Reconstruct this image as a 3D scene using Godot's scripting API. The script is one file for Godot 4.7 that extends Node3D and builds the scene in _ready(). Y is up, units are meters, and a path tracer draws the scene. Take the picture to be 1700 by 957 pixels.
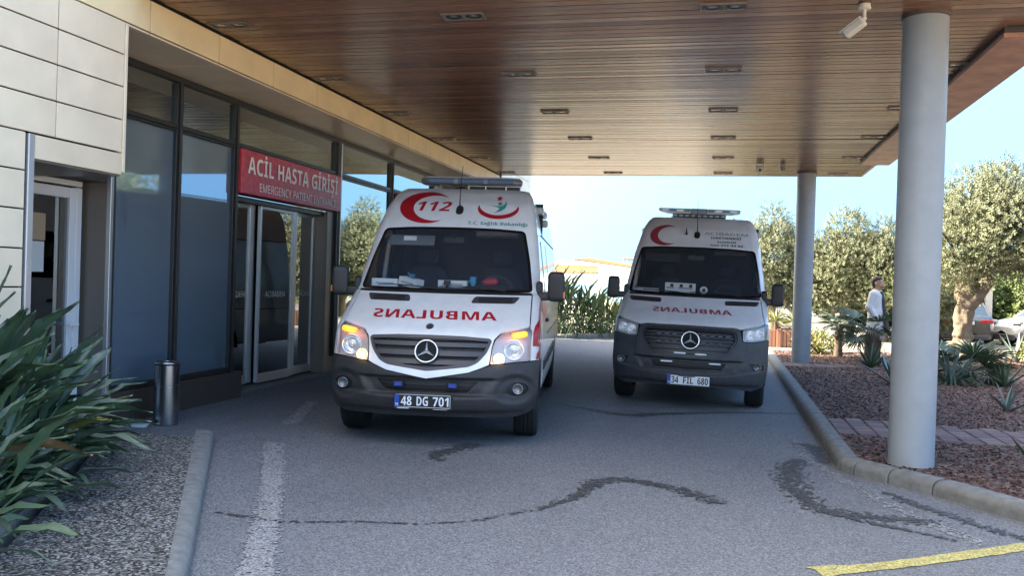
extends Node3D
# Two ambulances under a hospital entrance canopy. x runs away from the building wall, y is up, depth runs along -z.

var used := {}
var rng := RandomNumberGenerator.new()
var mats := {}
var tex := {}

class MB:
	var v := PackedVector3Array()
	var n := PackedVector3Array()
	var c := PackedColorArray()
	var col := Color.WHITE
	var tinted := false
	var xf := Transform3D.IDENTITY

	func t3(a: Vector3, b: Vector3, d: Vector3, na: Vector3, nb: Vector3, nd: Vector3) -> void:
		a = xf * a; b = xf * b; d = xf * d
		na = xf.basis * na; nb = xf.basis * nb; nd = xf.basis * nd
		if (b - a).cross(d - a).dot(na + nb + nd) > 0.0:
			v.append_array([a, d, b]); n.append_array([na.normalized(), nd.normalized(), nb.normalized()])
		else:
			v.append_array([a, b, d]); n.append_array([na.normalized(), nb.normalized(), nd.normalized()])
		if tinted: c.append_array([col, col, col])

	func tri(a: Vector3, b: Vector3, d: Vector3, out := Vector3.ZERO) -> void:
		var f := (b - a).cross(d - a)
		if f.length_squared() < 1e-18: return
		if out != Vector3.ZERO and f.dot(out) < 0: f = -f
		t3(a, b, d, f, f, f)

	func quad(a: Vector3, b: Vector3, d: Vector3, e: Vector3, out := Vector3.ZERO) -> void:
		tri(a, b, d, out); tri(a, d, e, out)

	func box(at: Vector3, size: Vector3, bev := 0.0, turn := Basis.IDENTITY) -> void:
		var hs := size * 0.5
		var bb := minf(bev, minf(hs.x, minf(hs.y, hs.z)) * 0.95)
		for ax in 3:
			var u := (ax + 1) % 3
			var w := (ax + 2) % 3
			for s in [-1.0, 1.0]:
				var q := []
				for k in [[-1, -1], [1, -1], [1, 1], [-1, 1]]:
					var p := Vector3.ZERO
					p[ax] = s * hs[ax]; p[u] = k[0] * (hs[u] - bb); p[w] = k[1] * (hs[w] - bb)
					q.append(at + turn * p)
				var o := Vector3.ZERO
				o[ax] = s
				quad(q[0], q[1], q[2], q[3], turn * o)
		if bb <= 0.0: return
		for ax in 3:
			var u := (ax + 1) % 3
			var w := (ax + 2) % 3
			for su in [-1.0, 1.0]:
				for sw in [-1.0, 1.0]:
					var q := []
					for k in [[-1, 0], [1, 0], [1, 1], [-1, 1]]:
						var p := Vector3.ZERO
						p[ax] = k[0] * (hs[ax] - bb)
						p[u] = su * (hs[u] - (bb if k[1] == 1 else 0.0)); p[w] = sw * (hs[w] - (0.0 if k[1] == 1 else bb))
						q.append(at + turn * p)
					var o := Vector3.ZERO
					o[u] = su; o[w] = sw
					quad(q[0], q[1], q[2], q[3], turn * o)
		for sx in [-1.0, 1.0]:
			for sy in [-1.0, 1.0]:
				for sz in [-1.0, 1.0]:
					var s3 := Vector3(sx, sy, sz)
					tri(at + turn * (s3 * (hs - Vector3(0, bb, bb))), at + turn * (s3 * (hs - Vector3(bb, 0, bb))), at + turn * (s3 * (hs - Vector3(bb, bb, 0))), turn * s3)

	# round tube along points; radii one per point
	func tube(pts: Array, radii: Array, sides := 10, cap := true, flat := 1.0) -> void:
		var rings := []
		var nr := []
		var side := Vector3.ZERO
		for i in pts.size():
			var a: Vector3 = pts[maxi(i - 1, 0)]
			var b: Vector3 = pts[mini(i + 1, pts.size() - 1)]
			var dir := (b - a).normalized()
			if side == Vector3.ZERO:
				side = dir.cross(Vector3.UP if absf(dir.y) < 0.9 else Vector3.RIGHT).normalized()
			side = (side - dir * side.dot(dir)).normalized()
			var up := side.cross(dir)
			var ring := []
			var nn := []
			for k in sides:
				var t := TAU * k / sides
				var o := side * cos(t) + up * sin(t) * flat
				ring.append(pts[i] + o * radii[i]); nn.append((side * cos(t) + up * sin(t) / flat).normalized())
			rings.append(ring); nr.append(nn)
		for i in pts.size() - 1:
			for k in sides:
				var l := (k + 1) % sides
				t3(rings[i][k], rings[i][l], rings[i + 1][l], nr[i][k], nr[i][l], nr[i + 1][l])
				t3(rings[i][k], rings[i + 1][l], rings[i + 1][k], nr[i][k], nr[i + 1][l], nr[i + 1][k])
		if cap:
			for e in [0, pts.size() - 1]:
				var o: Vector3 = (pts[0] - pts[1]) if e == 0 else (pts[e] - pts[e - 1])
				for k in sides:
					tri(pts[e], rings[e][k], rings[e][(k + 1) % sides], o)

	# profile of (radius, height) turned about the y axis of t; smooth unless sharp
	func lathe(prof: Array, sides := 24, t := Transform3D.IDENTITY, sharp := true) -> void:
		for i in prof.size() - 1:
			var a: Vector2 = prof[i]
			var b: Vector2 = prof[i + 1]
			var e := b - a
			if e.length() < 1e-6: continue
			var pn := Vector2(e.y, -e.x).normalized()
			var na := pn
			var nb := pn
			if not sharp:
				if i > 0:
					var e0: Vector2 = a - prof[i - 1]
					na = (pn + Vector2(e0.y, -e0.x).normalized()).normalized()
				if i < prof.size() - 2:
					var e1: Vector2 = prof[i + 2] - b
					nb = (pn + Vector2(e1.y, -e1.x).normalized()).normalized()
			for k in sides:
				var c0 := cos(TAU * k / sides)
				var s0 := sin(TAU * k / sides)
				var c1 := cos(TAU * (k + 1) / sides)
				var s1 := sin(TAU * (k + 1) / sides)
				var p0 := t * Vector3(a.x * c0, a.y, a.x * s0)
				var p1 := t * Vector3(a.x * c1, a.y, a.x * s1)
				var p2 := t * Vector3(b.x * c1, b.y, b.x * s1)
				var p3 := t * Vector3(b.x * c0, b.y, b.x * s0)
				var q := t.basis
				if a.x > 1e-6: t3(p0, p1, p2, q * Vector3(na.x * c0, na.y, na.x * s0), q * Vector3(na.x * c1, na.y, na.x * s1), q * Vector3(nb.x * c1, nb.y, nb.x * s1))
				if b.x > 1e-6: t3(p0, p2, p3, q * Vector3(na.x * c0, na.y, na.x * s0), q * Vector3(nb.x * c1, nb.y, nb.x * s1), q * Vector3(nb.x * c0, nb.y, nb.x * s0))

	func ball(at: Vector3, r: Vector3, rows := 10, cols := 14) -> void:
		var pr := []
		for i in rows + 1:
			var a := -PI / 2 + PI * i / rows
			pr.append(Vector2(cos(a), sin(a)))
		for i in rows:
			for k in cols:
				var q := []
				for m in [[i, k], [i, k + 1], [i + 1, k + 1], [i + 1, k]]:
					var p: Vector2 = pr[m[0]]
					var t: float = TAU * m[1] / cols
					q.append(Vector3(p.x * cos(t), p.y, p.x * sin(t)))
				t3(at + q[0] * r, at + q[1] * r, at + q[2] * r, q[0] / r, q[1] / r, q[2] / r)
				t3(at + q[0] * r, at + q[2] * r, at + q[3] * r, q[0] / r, q[2] / r, q[3] / r)

	# flat polygon (x, y) pushed from z = 0 to z = depth, in the frame t
	func prism(poly: PackedVector2Array, depth: float, t := Transform3D.IDENTITY) -> void:
		var ids := Geometry2D.triangulate_polygon(poly)
		for s in [0, 1]:
			var z = depth * s
			var o := t.basis * Vector3(0, 0, (1.0 if depth > 0 else -1.0) * (1 if s == 1 else -1))
			for i in range(0, ids.size(), 3):
				tri(t * Vector3(poly[ids[i]].x, poly[ids[i]].y, z), t * Vector3(poly[ids[i + 1]].x, poly[ids[i + 1]].y, z), t * Vector3(poly[ids[i + 2]].x, poly[ids[i + 2]].y, z), o)
		var ccw := not Geometry2D.is_polygon_clockwise(poly)
		for i in poly.size():
			var a := poly[i]
			var b := poly[(i + 1) % poly.size()]
			var e := (b - a)
			var o2 := Vector3(e.y, -e.x, 0) * (1.0 if ccw else -1.0)
			quad(t * Vector3(a.x, a.y, 0), t * Vector3(b.x, b.y, 0), t * Vector3(b.x, b.y, depth), t * Vector3(a.x, a.y, depth), t.basis * o2)

	# grid of points (rows of equal length) as a smooth sheet; facing tells the outside
	func sheet(rows: Array, facing: Vector3, centre = null) -> void:
		var h := rows.size()
		var w: int = rows[0].size()
		var nm := []
		for i in h:
			var r := []
			for k in w:
				var du: Vector3 = rows[mini(i + 1, h - 1)][k] - rows[maxi(i - 1, 0)][k]
				var dv: Vector3 = rows[i][mini(k + 1, w - 1)] - rows[i][maxi(k - 1, 0)]
				var q := du.cross(dv)
				var f: Vector3 = facing if centre == null else rows[i][k] - (centre as Vector3)
				if q.length() < 1e-12: q = f
				r.append((-q if q.dot(f) < 0 else q).normalized())
			nm.append(r)
		for i in h - 1:
			for k in w - 1:
				t3(rows[i][k], rows[i][k + 1], rows[i + 1][k + 1], nm[i][k], nm[i][k + 1], nm[i + 1][k + 1])
				t3(rows[i][k], rows[i + 1][k + 1], rows[i + 1][k], nm[i][k], nm[i + 1][k + 1], nm[i + 1][k])

	func mesh() -> ArrayMesh:
		var m := ArrayMesh.new()
		var a := []
		a.resize(Mesh.ARRAY_MAX)
		a[Mesh.ARRAY_VERTEX] = v; a[Mesh.ARRAY_NORMAL] = n
		if tinted: a[Mesh.ARRAY_COLOR] = c
		m.add_surface_from_arrays(Mesh.PRIMITIVE_TRIANGLES, a)
		return m

func V(x: float, y: float, d: float) -> Vector3: return Vector3(x, y, -d)

func numbered(par: Node, called: String) -> String:
	var k := str(par.get_instance_id()) + called
	var i: int = used.get(k, 0)
	used[k] = i + 1
	return called if i == 0 else "%s_%03d" % [called, i]

func tag(o: Node, label := "", category := "", group := "", kind := "") -> Node:
	if label: o.set_meta("label", label)
	if category: o.set_meta("category", category)
	if group: o.set_meta("group", group)
	if kind: o.set_meta("kind", kind)
	return o

func thing(called: String, at: Vector3, label: String, category: String, group := "", turn := 0.0) -> Node3D:
	var o := Node3D.new()
	o.name = numbered(self, called)
	add_child(o)
	o.position = at; o.rotation.y = turn
	tag(o, label, category, group)
	return o

# one named mesh. In world axes when «world», else in the parent's own axes.
func obj(called: String, mb, m: Material, par: Node = self, world := false) -> MeshInstance3D:
	var o := MeshInstance3D.new()
	o.name = numbered(par, called)
	o.mesh = mb.mesh() if mb is MB else mb
	o.material_override = m
	par.add_child(o, true)
	if world and par != self:
		var t := Transform3D.IDENTITY
		var p: Node = par
		while p != self:
			t = p.transform * t
			p = p.get_parent()
		o.transform = t.affine_inverse()
	return o

func struct(called: String, mb, m: Material) -> MeshInstance3D:
	var o := obj(called, mb, m)
	o.set_meta("kind", "structure")
	return o

func lin(r: float, g: float, b: float, a := 1.0) -> Color:
	var c := Color(r, g, b).linear_to_srgb()
	c.a = a
	return c

# base colours are linear, as measured
func mat(called: String, c: Color, rough := 0.7, metal := 0.0) -> StandardMaterial3D:
	if mats.has(called): return mats[called]
	var m := StandardMaterial3D.new()
	m.resource_name = called
	m.albedo_color = lin(c.r, c.g, c.b)
	m.roughness = rough; m.metallic = metal
	mats[called] = m
	return m

func glass(called: String, c: Color, alpha: float, rough := 0.02) -> StandardMaterial3D:
	var m := mat(called, c, rough)
	m.transparency = BaseMaterial3D.TRANSPARENCY_ALPHA
	m.albedo_color.a = alpha
	m.metallic_specular = 0.6
	return m

func glow(called: String, c: Color, e: float) -> StandardMaterial3D:
	var m := mat(called, c, 0.3)
	m.emission_enabled = true; m.emission = lin(c.r, c.g, c.b); m.emission_energy_multiplier = e
	return m

func noise_tex(key: String, freq: float, lo: float, hi: float, cell := false, size := 512, gain := 0.5, bump := 0.0, oct := 4) -> NoiseTexture2D:
	if tex.has(key): return tex[key]
	var n := FastNoiseLite.new()
	n.noise_type = FastNoiseLite.TYPE_CELLULAR if cell else FastNoiseLite.TYPE_SIMPLEX_SMOOTH
	n.frequency = freq; n.seed = hash(key) % 1000; n.fractal_gain = gain
	n.fractal_octaves = oct
	if cell:
		n.fractal_type = FastNoiseLite.FRACTAL_NONE
		n.cellular_return_type = FastNoiseLite.RETURN_CELL_VALUE if bump == 0 else FastNoiseLite.RETURN_DISTANCE
	var t := NoiseTexture2D.new()
	t.width = size; t.height = size; t.seamless = true; t.noise = n; t.generate_mipmaps = false
	if bump > 0:
		t.as_normal_map = true; t.bump_strength = bump
	else:
		var g := Gradient.new()
		g.set_color(0, Color(lo, lo, lo)); g.set_color(1, Color(hi, hi, hi))
		t.color_ramp = g
	tex[key] = t
	return t

# a material with a noise colour multiplier over world space and, if asked, a bump
func rough_mat(called: String, c: Color, rough: float, colour: Texture2D, tile: float, bump: Texture2D = null, depth := 1.0, world := true) -> StandardMaterial3D:
	var m := mat(called, c, rough)
	m.albedo_texture = colour
	m.uv1_triplanar = true; m.uv1_world_triplanar = world
	m.uv1_scale = Vector3.ONE / tile
	if bump:
		m.normal_enabled = true; m.normal_texture = bump; m.normal_scale = depth
	return m

func poly(a: Array) -> PackedVector2Array:
	var p := PackedVector2Array()
	for q in a: p.append(Vector2(q[0], q[1]))
	return p

func mirrored(p: PackedVector2Array) -> PackedVector2Array:
	var q := PackedVector2Array()
	for i in p.size(): q.append(Vector2(-p[p.size() - 1 - i].x, p[p.size() - 1 - i].y))
	return q

func ellipse(cx: float, cy: float, rx: float, ry: float, k := 28, turn := 0.0) -> PackedVector2Array:
	var p := PackedVector2Array()
	for i in k: p.append(Vector2(cx, cy) + Vector2(rx * cos(TAU * i / k), ry * sin(TAU * i / k)).rotated(turn))
	return p

# rounds the corners of a polygon
func rounded(p: PackedVector2Array, r: float, k := 4) -> PackedVector2Array:
	var q := PackedVector2Array()
	for i in p.size():
		var a := p[(i + p.size() - 1) % p.size()]
		var b := p[i]
		var d := p[(i + 1) % p.size()]
		var l := minf(r, minf(a.distance_to(b), b.distance_to(d)) * 0.45)
		var s := b + (a - b).normalized() * l
		var e := b + (d - b).normalized() * l
		for j in k + 1:
			var t := float(j) / k
			q.append(s.lerp(b, t).lerp(b.lerp(e, t), t))
	return q

# cuts a flat polygon into cells and lifts each corner with «lift» (u, v) -> point; «out» points outwards; skirt turns the edge inwards
func lifted(mb: MB, p: PackedVector2Array, cell: float, lift: Callable, out: Vector3, holes := [], skirt := 0.0, cellv := 0.0) -> void:
	if cellv <= 0: cellv = cell
	var lo := p[0]
	var hi := p[0]
	for q in p:
		lo = lo.min(q); hi = hi.max(q)
	var nu := maxi(1, ceili((hi.x - lo.x) / cell))
	var nv := maxi(1, ceili((hi.y - lo.y) / cellv))
	var nrm := func(q: Vector2) -> Vector3:
		var e := 0.004
		var a: Vector3 = lift.call(q + Vector2(e, 0)) - lift.call(q - Vector2(e, 0))
		var b: Vector3 = lift.call(q + Vector2(0, e)) - lift.call(q - Vector2(0, e))
		var f := a.cross(b)
		return (-f if f.dot(out) < 0 else f).normalized()
	for i in nu:
		for k in nv:
			var a := Vector2(lerpf(lo.x, hi.x, float(i) / nu), lerpf(lo.y, hi.y, float(k) / nv))
			var b := Vector2(lerpf(lo.x, hi.x, float(i + 1) / nu), lerpf(lo.y, hi.y, float(k + 1) / nv))
			var pieces: Array = Geometry2D.intersect_polygons(p, PackedVector2Array([a, Vector2(b.x, a.y), b, Vector2(a.x, b.y)]))
			for hole in holes:
				var left := []
				for piece in pieces: left.append_array(Geometry2D.clip_polygons(piece, hole))
				pieces = left
			for piece in pieces:
				var ids := Geometry2D.triangulate_polygon(piece)
				var pt := []
				var nn := []
				for q in piece:
					pt.append(lift.call(q)); nn.append(nrm.call(q))
				for j in range(0, ids.size(), 3):
					mb.t3(pt[ids[j]], pt[ids[j + 1]], pt[ids[j + 2]], nn[ids[j]], nn[ids[j + 1]], nn[ids[j + 2]])
	if skirt > 0:
		for ring in [p] + holes:
			var is_hole: bool = ring != p
			var ccw := not Geometry2D.is_polygon_clockwise(ring)
			for i in ring.size():
				var a: Vector2 = ring[i]
				var b: Vector2 = ring[(i + 1) % ring.size()]
				var k := maxi(1, ceili(a.distance_to(b) / cell))
				for j in k:
					var s: Vector2 = a.lerp(b, float(j) / k)
					var t: Vector2 = a.lerp(b, float(j + 1) / k)
					var ps: Vector3 = lift.call(s)
					var pt2: Vector3 = lift.call(t)
					var ns: Vector3 = nrm.call(s)
					var nt: Vector3 = nrm.call(t)
					var o := (pt2 - ps).cross(ns) * (1.0 if out.dot(Vector3.ONE) != 0 else 1.0)
					var mid: Vector3 = lift.call((s + t) * 0.5 + (Vector2(t.y - s.y, s.x - t.x).normalized() * (0.004 if ccw != is_hole else -0.004))) - (ps + pt2) * 0.5
					if o.dot(mid) < 0: o = -o
					mb.quad(ps, pt2, pt2 - nt * skirt, ps - ns * skirt, o)

var fonts := {}
func font(called: String, weight := 400) -> SystemFont:
	var k := called + str(weight)
	if not fonts.has(k):
		var f := SystemFont.new()
		f.font_names = PackedStringArray([called]); f.font_weight = weight
		fonts[k] = f
	return fonts[k]

# flat lettering laid on a surface: the text is fitted to the box (w, h) about (cx, cy), h being the height of a capital
func letters(mb: MB, text: String, f: Font, cx: float, cy: float, w: float, h: float, lift: Callable, out: Vector3, flip := false, slant := 0.0, turn := 0.0) -> void:
	var tm := TextMesh.new()
	tm.text = text; tm.font = f; tm.font_size = 96; tm.pixel_size = 0.01; tm.depth = 0.0; tm.curve_step = 2.0
	var a := tm.get_mesh_arrays()
	var ve: PackedVector3Array = a[Mesh.ARRAY_VERTEX]
	var ix = a[Mesh.ARRAY_INDEX]
	var lo := Vector3(1e9, 1e9, 0)
	var hi := -lo
	for q in ve:
		lo = lo.min(q); hi = hi.max(q)
	var cap := 0.96 * 0.714
	var base := TextMesh.new()
	base.text = "H"; base.font = f; base.font_size = 96; base.pixel_size = 0.01; base.depth = 0.0
	var bl := 1e9
	var bh := -1e9
	for q in base.get_mesh_arrays()[Mesh.ARRAY_VERTEX]:
		bl = minf(bl, q.y); bh = maxf(bh, q.y)
	cap = bh - bl
	# baseline of the text: both meshes are centred on the font's line, so the capital H gives it
	var at := func(q: Vector3) -> Vector3:
		var y := (q.y - (bl + bh) * 0.5) / cap * h
		var x := ((q.x - lo.x) / (hi.x - lo.x) - 0.5) * w + y * slant
		var p := Vector2(-x if flip else x, y).rotated(turn) + Vector2(cx, cy)
		return lift.call(p)
	var n = ix.size() if ix != null and ix.size() > 0 else ve.size()
	for i in range(0, n, 3):
		var t := []
		for j in 3: t.append(at.call(ve[ix[i + j]] if ix != null and ix.size() > 0 else ve[i + j]))
		mb.tri(t[0], t[1], t[2], out)

func curve1(xs: Array, ys: Array, x: float) -> float:
	if x <= xs[0]: return ys[0]
	for i in xs.size() - 1:
		if x <= xs[i + 1]: return lerpf(ys[i], ys[i + 1], (x - xs[i]) / (xs[i + 1] - xs[i]))
	return ys[-1]

# the drive falls gently towards the right kerb
func road_y(x: float) -> float: return -0.022 * clampf(x + 1.4, 0.0, 2.6)

func _ready() -> void:
	rng.seed = 7
	var cam := Camera3D.new()
	cam.name = "camera"
	add_child(cam)
	cam.position = Vector3(0, 1.55, 0)
	cam.basis = Basis(Vector3.UP, deg_to_rad(13.11)) * Basis(Vector3.RIGHT, deg_to_rad(-0.44)) * Basis(Vector3.BACK, deg_to_rad(1.8))
	cam.fov = 35.39; cam.near = 0.05; cam.far = 4000.0
	cam.current = true

	var we := WorldEnvironment.new()
	we.name = "world"
	var e := Environment.new()
	e.background_mode = Environment.BG_SKY
	var sky := Sky.new()
	var sm := ProceduralSkyMaterial.new()
	sm.sky_top_color = Color(0.385, 0.515, 0.69)
	sm.sky_horizon_color = Color(0.365, 0.495, 0.58)
	sm.sky_curve = 0.25
	sm.ground_horizon_color = Color(0.72, 0.74, 0.72)
	sm.ground_bottom_color = Color(0.35, 0.33, 0.30)
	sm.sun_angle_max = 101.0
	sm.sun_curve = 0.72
	sm.sky_energy_multiplier = 1.0
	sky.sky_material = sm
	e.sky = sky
	e.tonemap_mode = Environment.TONE_MAPPER_LINEAR
	e.tonemap_exposure = 6.5
	e.sdfgi_enabled = true; e.ssao_enabled = true; e.ssil_enabled = true
	we.environment = e
	add_child(we)

	var sun := DirectionalLight3D.new()
	sun.name = "sun"
	sun.light_color = Color(1.0, 0.93, 0.82)
	sun.light_energy = 1.55
	sun.light_angular_distance = 0.5
	sun.shadow_enabled = true
	add_child(sun)
	# from the left, over the hospital, a little ahead of the drive
	sun.look_at_from_position(Vector3(-10, 8.4, 1.2), Vector3.ZERO, Vector3.UP)

	make_materials()
	ground()
	hospital()
	canopy()
	columns()
	kerbs()
	markings()
	left_walk()
	planting_bed()
	ambulances()
	small_things()
	strelitzias()
	palms_and_agaves()
	trees()
	cars()
	people()
	far_things()

func make_materials() -> void:
	var fine := noise_tex("fine", 0.05, 0.72, 1.0)
	var grain := noise_tex("grain", 0.20, 0.62, 1.0, true, 1024)
	var pebble := noise_tex("pebble", 0.085, 0.12, 1.0, true, 1024)
	var grain_n := noise_tex("grain_n", 0.16, 0, 1, true, 1024, 0.5, 4.0)
	var pebble_n := noise_tex("pebble_n", 0.085, 0, 1, true, 1024, 0.5, 10.0)
	var soft_n := noise_tex("soft_n", 0.02, 0, 1, false, 512, 0.5, 1.5)
	var mulch := noise_tex("mulch", 0.06, 0.25, 1.0, true, 1024)
	var a := rough_mat("asphalt", Color(0.215, 0.228, 0.252), 0.88, grain, 1.9, grain_n, 0.35)
	a.vertex_color_use_as_albedo = true
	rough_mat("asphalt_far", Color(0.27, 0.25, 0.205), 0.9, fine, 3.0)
	rough_mat("earth", Color(0.50, 0.43, 0.33), 0.95, fine, 5.0)
	rough_mat("stain", Color(0.082, 0.085, 0.088), 0.7, grain, 1.9, grain_n, 0.35)
	rough_mat("worn_white", Color(0.36, 0.37, 0.385), 0.85, grain, 1.9, grain_n, 0.35)
	rough_mat("yellow_paint", Color(0.60, 0.53, 0.19), 0.75, grain, 2.2, grain_n, 0.4)
	rough_mat("kerb_stone", Color(0.225, 0.235, 0.235), 0.85, noise_tex("blotch", 0.012, 0.70, 1.0, false, 512, 0.65), 0.8, grain_n, 0.25)
	rough_mat("aggregate", Color(0.33, 0.335, 0.33), 0.8, pebble, 1.15, pebble_n, 1.0)
	rough_mat("concrete", Color(0.17, 0.17, 0.165), 0.85, fine, 1.4, soft_n, 0.3)
	var mu := rough_mat("mulch", Color(0.235, 0.138, 0.115), 0.95, mulch, 2.0, noise_tex("mulch_n", 0.06, 0, 1, true, 1024, 0.5, 12.0), 1.0)
	mu.vertex_color_use_as_albedo = true
	for i in 4: rough_mat("brick%d" % i, [Color(0.21, 0.14, 0.145), Color(0.235, 0.165, 0.165), Color(0.185, 0.128, 0.135), Color(0.25, 0.185, 0.175)][i], 0.85, fine, 0.5, grain_n, 0.3)
	rough_mat("cladding0", Color(0.90, 0.755, 0.54), 0.45, noise_tex("streak", 0.006, 0.93, 1.0), 2.0, soft_n, 0.04)
	rough_mat("cladding1", Color(0.875, 0.73, 0.52), 0.45, noise_tex("streak", 0.006, 0.93, 1.0), 2.3, soft_n, 0.04)
	rough_mat("cladding2", Color(0.92, 0.775, 0.56), 0.45, noise_tex("streak", 0.006, 0.93, 1.0), 1.7, soft_n, 0.04)
	rough_mat("cream", Color(0.94, 0.75, 0.45), 0.4, noise_tex("streak", 0.006, 0.93, 1.0), 2.0, soft_n, 0.04)
	rough_mat("cream_under", Color(0.90, 0.74, 0.53), 0.4, noise_tex("streak", 0.006, 0.93, 1.0), 2.0, soft_n, 0.04)
	mat("joint", Color(0.05, 0.045, 0.04), 0.9)
	mat("dark_frame", Color(0.035, 0.034, 0.033), 0.4, 0.3)
	rough_mat("plinth", Color(0.085, 0.068, 0.056), 0.5, fine, 1.0)
	mat("bronze", Color(0.22, 0.19, 0.16), 0.4, 0.35)
	mat("aluminium", Color(0.52, 0.53, 0.54), 0.38, 0.7)
	mat("white_frame", Color(0.70, 0.72, 0.74), 0.35)
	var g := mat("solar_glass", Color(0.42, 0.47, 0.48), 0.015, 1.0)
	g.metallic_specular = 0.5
	var fg := mat("blue_grey_glass", Color(0.27, 0.37, 0.47), 0.03, 0.62)  # blue-grey diffuse share stands in for the dim reflection of the van
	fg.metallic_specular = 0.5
	mat("door_glass", Color(0.30, 0.315, 0.32), 0.015, 1.0)
	mat("room", Color(0.03, 0.032, 0.036), 0.9)
	rough_mat("sign_red", Color(0.78, 0.055, 0.09), 0.4, fine, 3.0)
	mat("sign_white", Color(0.93, 0.92, 0.92), 0.5)
	for i in 5:
		var w := rough_mat("wood%d" % i, [Color(0.31, 0.155, 0.095), Color(0.275, 0.135, 0.085), Color(0.355, 0.185, 0.112), Color(0.295, 0.15, 0.098), Color(0.24, 0.12, 0.08)][i], 0.27, noise_tex("woodgrain", 0.02, 0.7, 1.0, false, 512, 0.6), 1.0)
		w.uv1_scale = Vector3(0.35, 3.0, 6.0)
		w.uv1_offset = Vector3(i * 0.37, 0, 0)
	rough_mat("beam_pink", Color(0.56, 0.28, 0.215), 0.42, noise_tex("streak2", 0.012, 0.75, 1.0, false, 512, 0.6), 2.4)
	mat("beam_dark", Color(0.055, 0.048, 0.045), 0.6)
	rough_mat("column_paint", Color(0.30, 0.335, 0.37), 0.42, noise_tex("streak3", 0.008, 0.92, 1.0, false, 512, 0.6), 1.7, soft_n, 0.05)
	mat("collar", Color(0.09, 0.07, 0.065), 0.6)
	mat("fixture", Color(0.22, 0.20, 0.185), 0.45, 0.4)
	mat("lamp_dark", Color(0.03, 0.03, 0.032), 0.2)
	mat("reflector", Color(0.55, 0.55, 0.56), 0.2, 0.9)
	mat("camera_white", Color(0.62, 0.60, 0.55), 0.45)
	mat("camera_grey", Color(0.20, 0.20, 0.21), 0.4)
	mat("steel", Color(0.40, 0.41, 0.43), 0.24, 1.0)
	mat("foam", Color(0.85, 0.88, 0.88), 0.7)
	mat("black", Color(0.012, 0.012, 0.013), 0.5)

func ground() -> void:
	var b := MB.new()
	b.quad(Vector3(-1500, -0.13, 1500), Vector3(1500, -0.13, 1500), Vector3(1500, -0.13, -1500), Vector3(-1500, -0.13, -1500), Vector3.UP)
	struct("ground", b, mats.earth)
	# the drive: falls towards the right kerb, with wear and damp in its tone
	var n := FastNoiseLite.new()
	n.frequency = 0.35; n.fractal_octaves = 4; n.seed = 3
	b = MB.new()
	b.tinted = true
	var xs := []
	for i in 60: xs.append(-6.3 + i * 0.155)
	var ds := []
	for i in 110: ds.append(-8.0 + i * 0.30)
	for i in xs.size() - 1:
		for k in ds.size() - 1:
			var p := []
			var c := []
			for m in [[0, 0], [1, 0], [1, 1], [0, 1]]:
				var x: float = xs[i + m[0]]
				var d: float = ds[k + m[1]]
				p.append(V(x, road_y(x), d))
				var t := 1.0 + 0.22 * n.get_noise_2d(x, d) + 0.10 * n.get_noise_2d(x * 6.0, d * 6.0)
				# rubber and drips where vehicles stop; then a darker strip along the wall
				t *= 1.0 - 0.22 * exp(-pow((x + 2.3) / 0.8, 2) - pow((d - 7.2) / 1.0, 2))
				t *= 1.0 - 0.18 * exp(-pow((x + 5.3) / 0.7, 2))
				c.append(Color(t, t, t))
			var up := Vector3.UP
			for tri in [[0, 1, 2], [0, 2, 3]]:
				b.v.append_array([p[tri[0]], p[tri[1]], p[tri[2]]])
				b.n.append_array([up, up, up])
				b.c.append_array([c[tri[0]], c[tri[1]], c[tri[2]]])
	# wind every face clockwise from above
	for i in range(0, b.v.size(), 3):
		if (b.v[i + 1] - b.v[i]).cross(b.v[i + 2] - b.v[i]).y > 0:
			var s := b.v[i + 1]; b.v[i + 1] = b.v[i + 2]; b.v[i + 2] = s
			var s2 := b.c[i + 1]; b.c[i + 1] = b.c[i + 2]; b.c[i + 2] = s2
	struct("drive_road", b, mats.asphalt)
	# the sunlit lane that crosses beyond the bed, and the car park
	b = MB.new()
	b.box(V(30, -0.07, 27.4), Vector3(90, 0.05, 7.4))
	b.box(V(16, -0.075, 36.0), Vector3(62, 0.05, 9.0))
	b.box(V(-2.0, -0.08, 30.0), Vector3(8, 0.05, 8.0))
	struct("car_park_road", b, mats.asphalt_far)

# a strip of cladding panels on a wall plane that faces +x; each panel its own mesh
func panels(par: Node, x: float, d0: float, d1: float, y0: float, y1: float, ds: Array, ys: Array, called: String, m: Array, gap := 0.012, thick := 0.02) -> void:
	for i in ds.size() - 1:
		for k in ys.size() - 1:
			var a := maxf(ds[i], d0)
			var c := minf(ds[i + 1], d1)
			var lo := maxf(ys[k], y0)
			var hi := minf(ys[k + 1], y1)
			if c - a < 0.03 or hi - lo < 0.03: continue
			var b := MB.new()
			b.box(Vector3.ZERO, Vector3(thick, hi - lo - gap, c - a - gap), 0.003)
			var o := obj(called, b, m[rng.randi() % m.size()], par)
			o.position = V(x - thick * 0.5, (lo + hi) * 0.5, (a + c) * 0.5) - par.position
			o.rotation = Vector3(0, rng.randf_range(-0.0012, 0.0012), rng.randf_range(-0.0015, 0.0015))

func wbox(called: String, par: Node, m: Material, x0: float, x1: float, y0: float, y1: float, d0: float, d1: float, bev := 0.0) -> MeshInstance3D:
	var b := MB.new()
	b.box(V((x0 + x1) * 0.5, (y0 + y1) * 0.5, (d0 + d1) * 0.5), Vector3(x1 - x0, y1 - y0, d1 - d0), bev)
	return obj(called, b, m, par, true)

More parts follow.
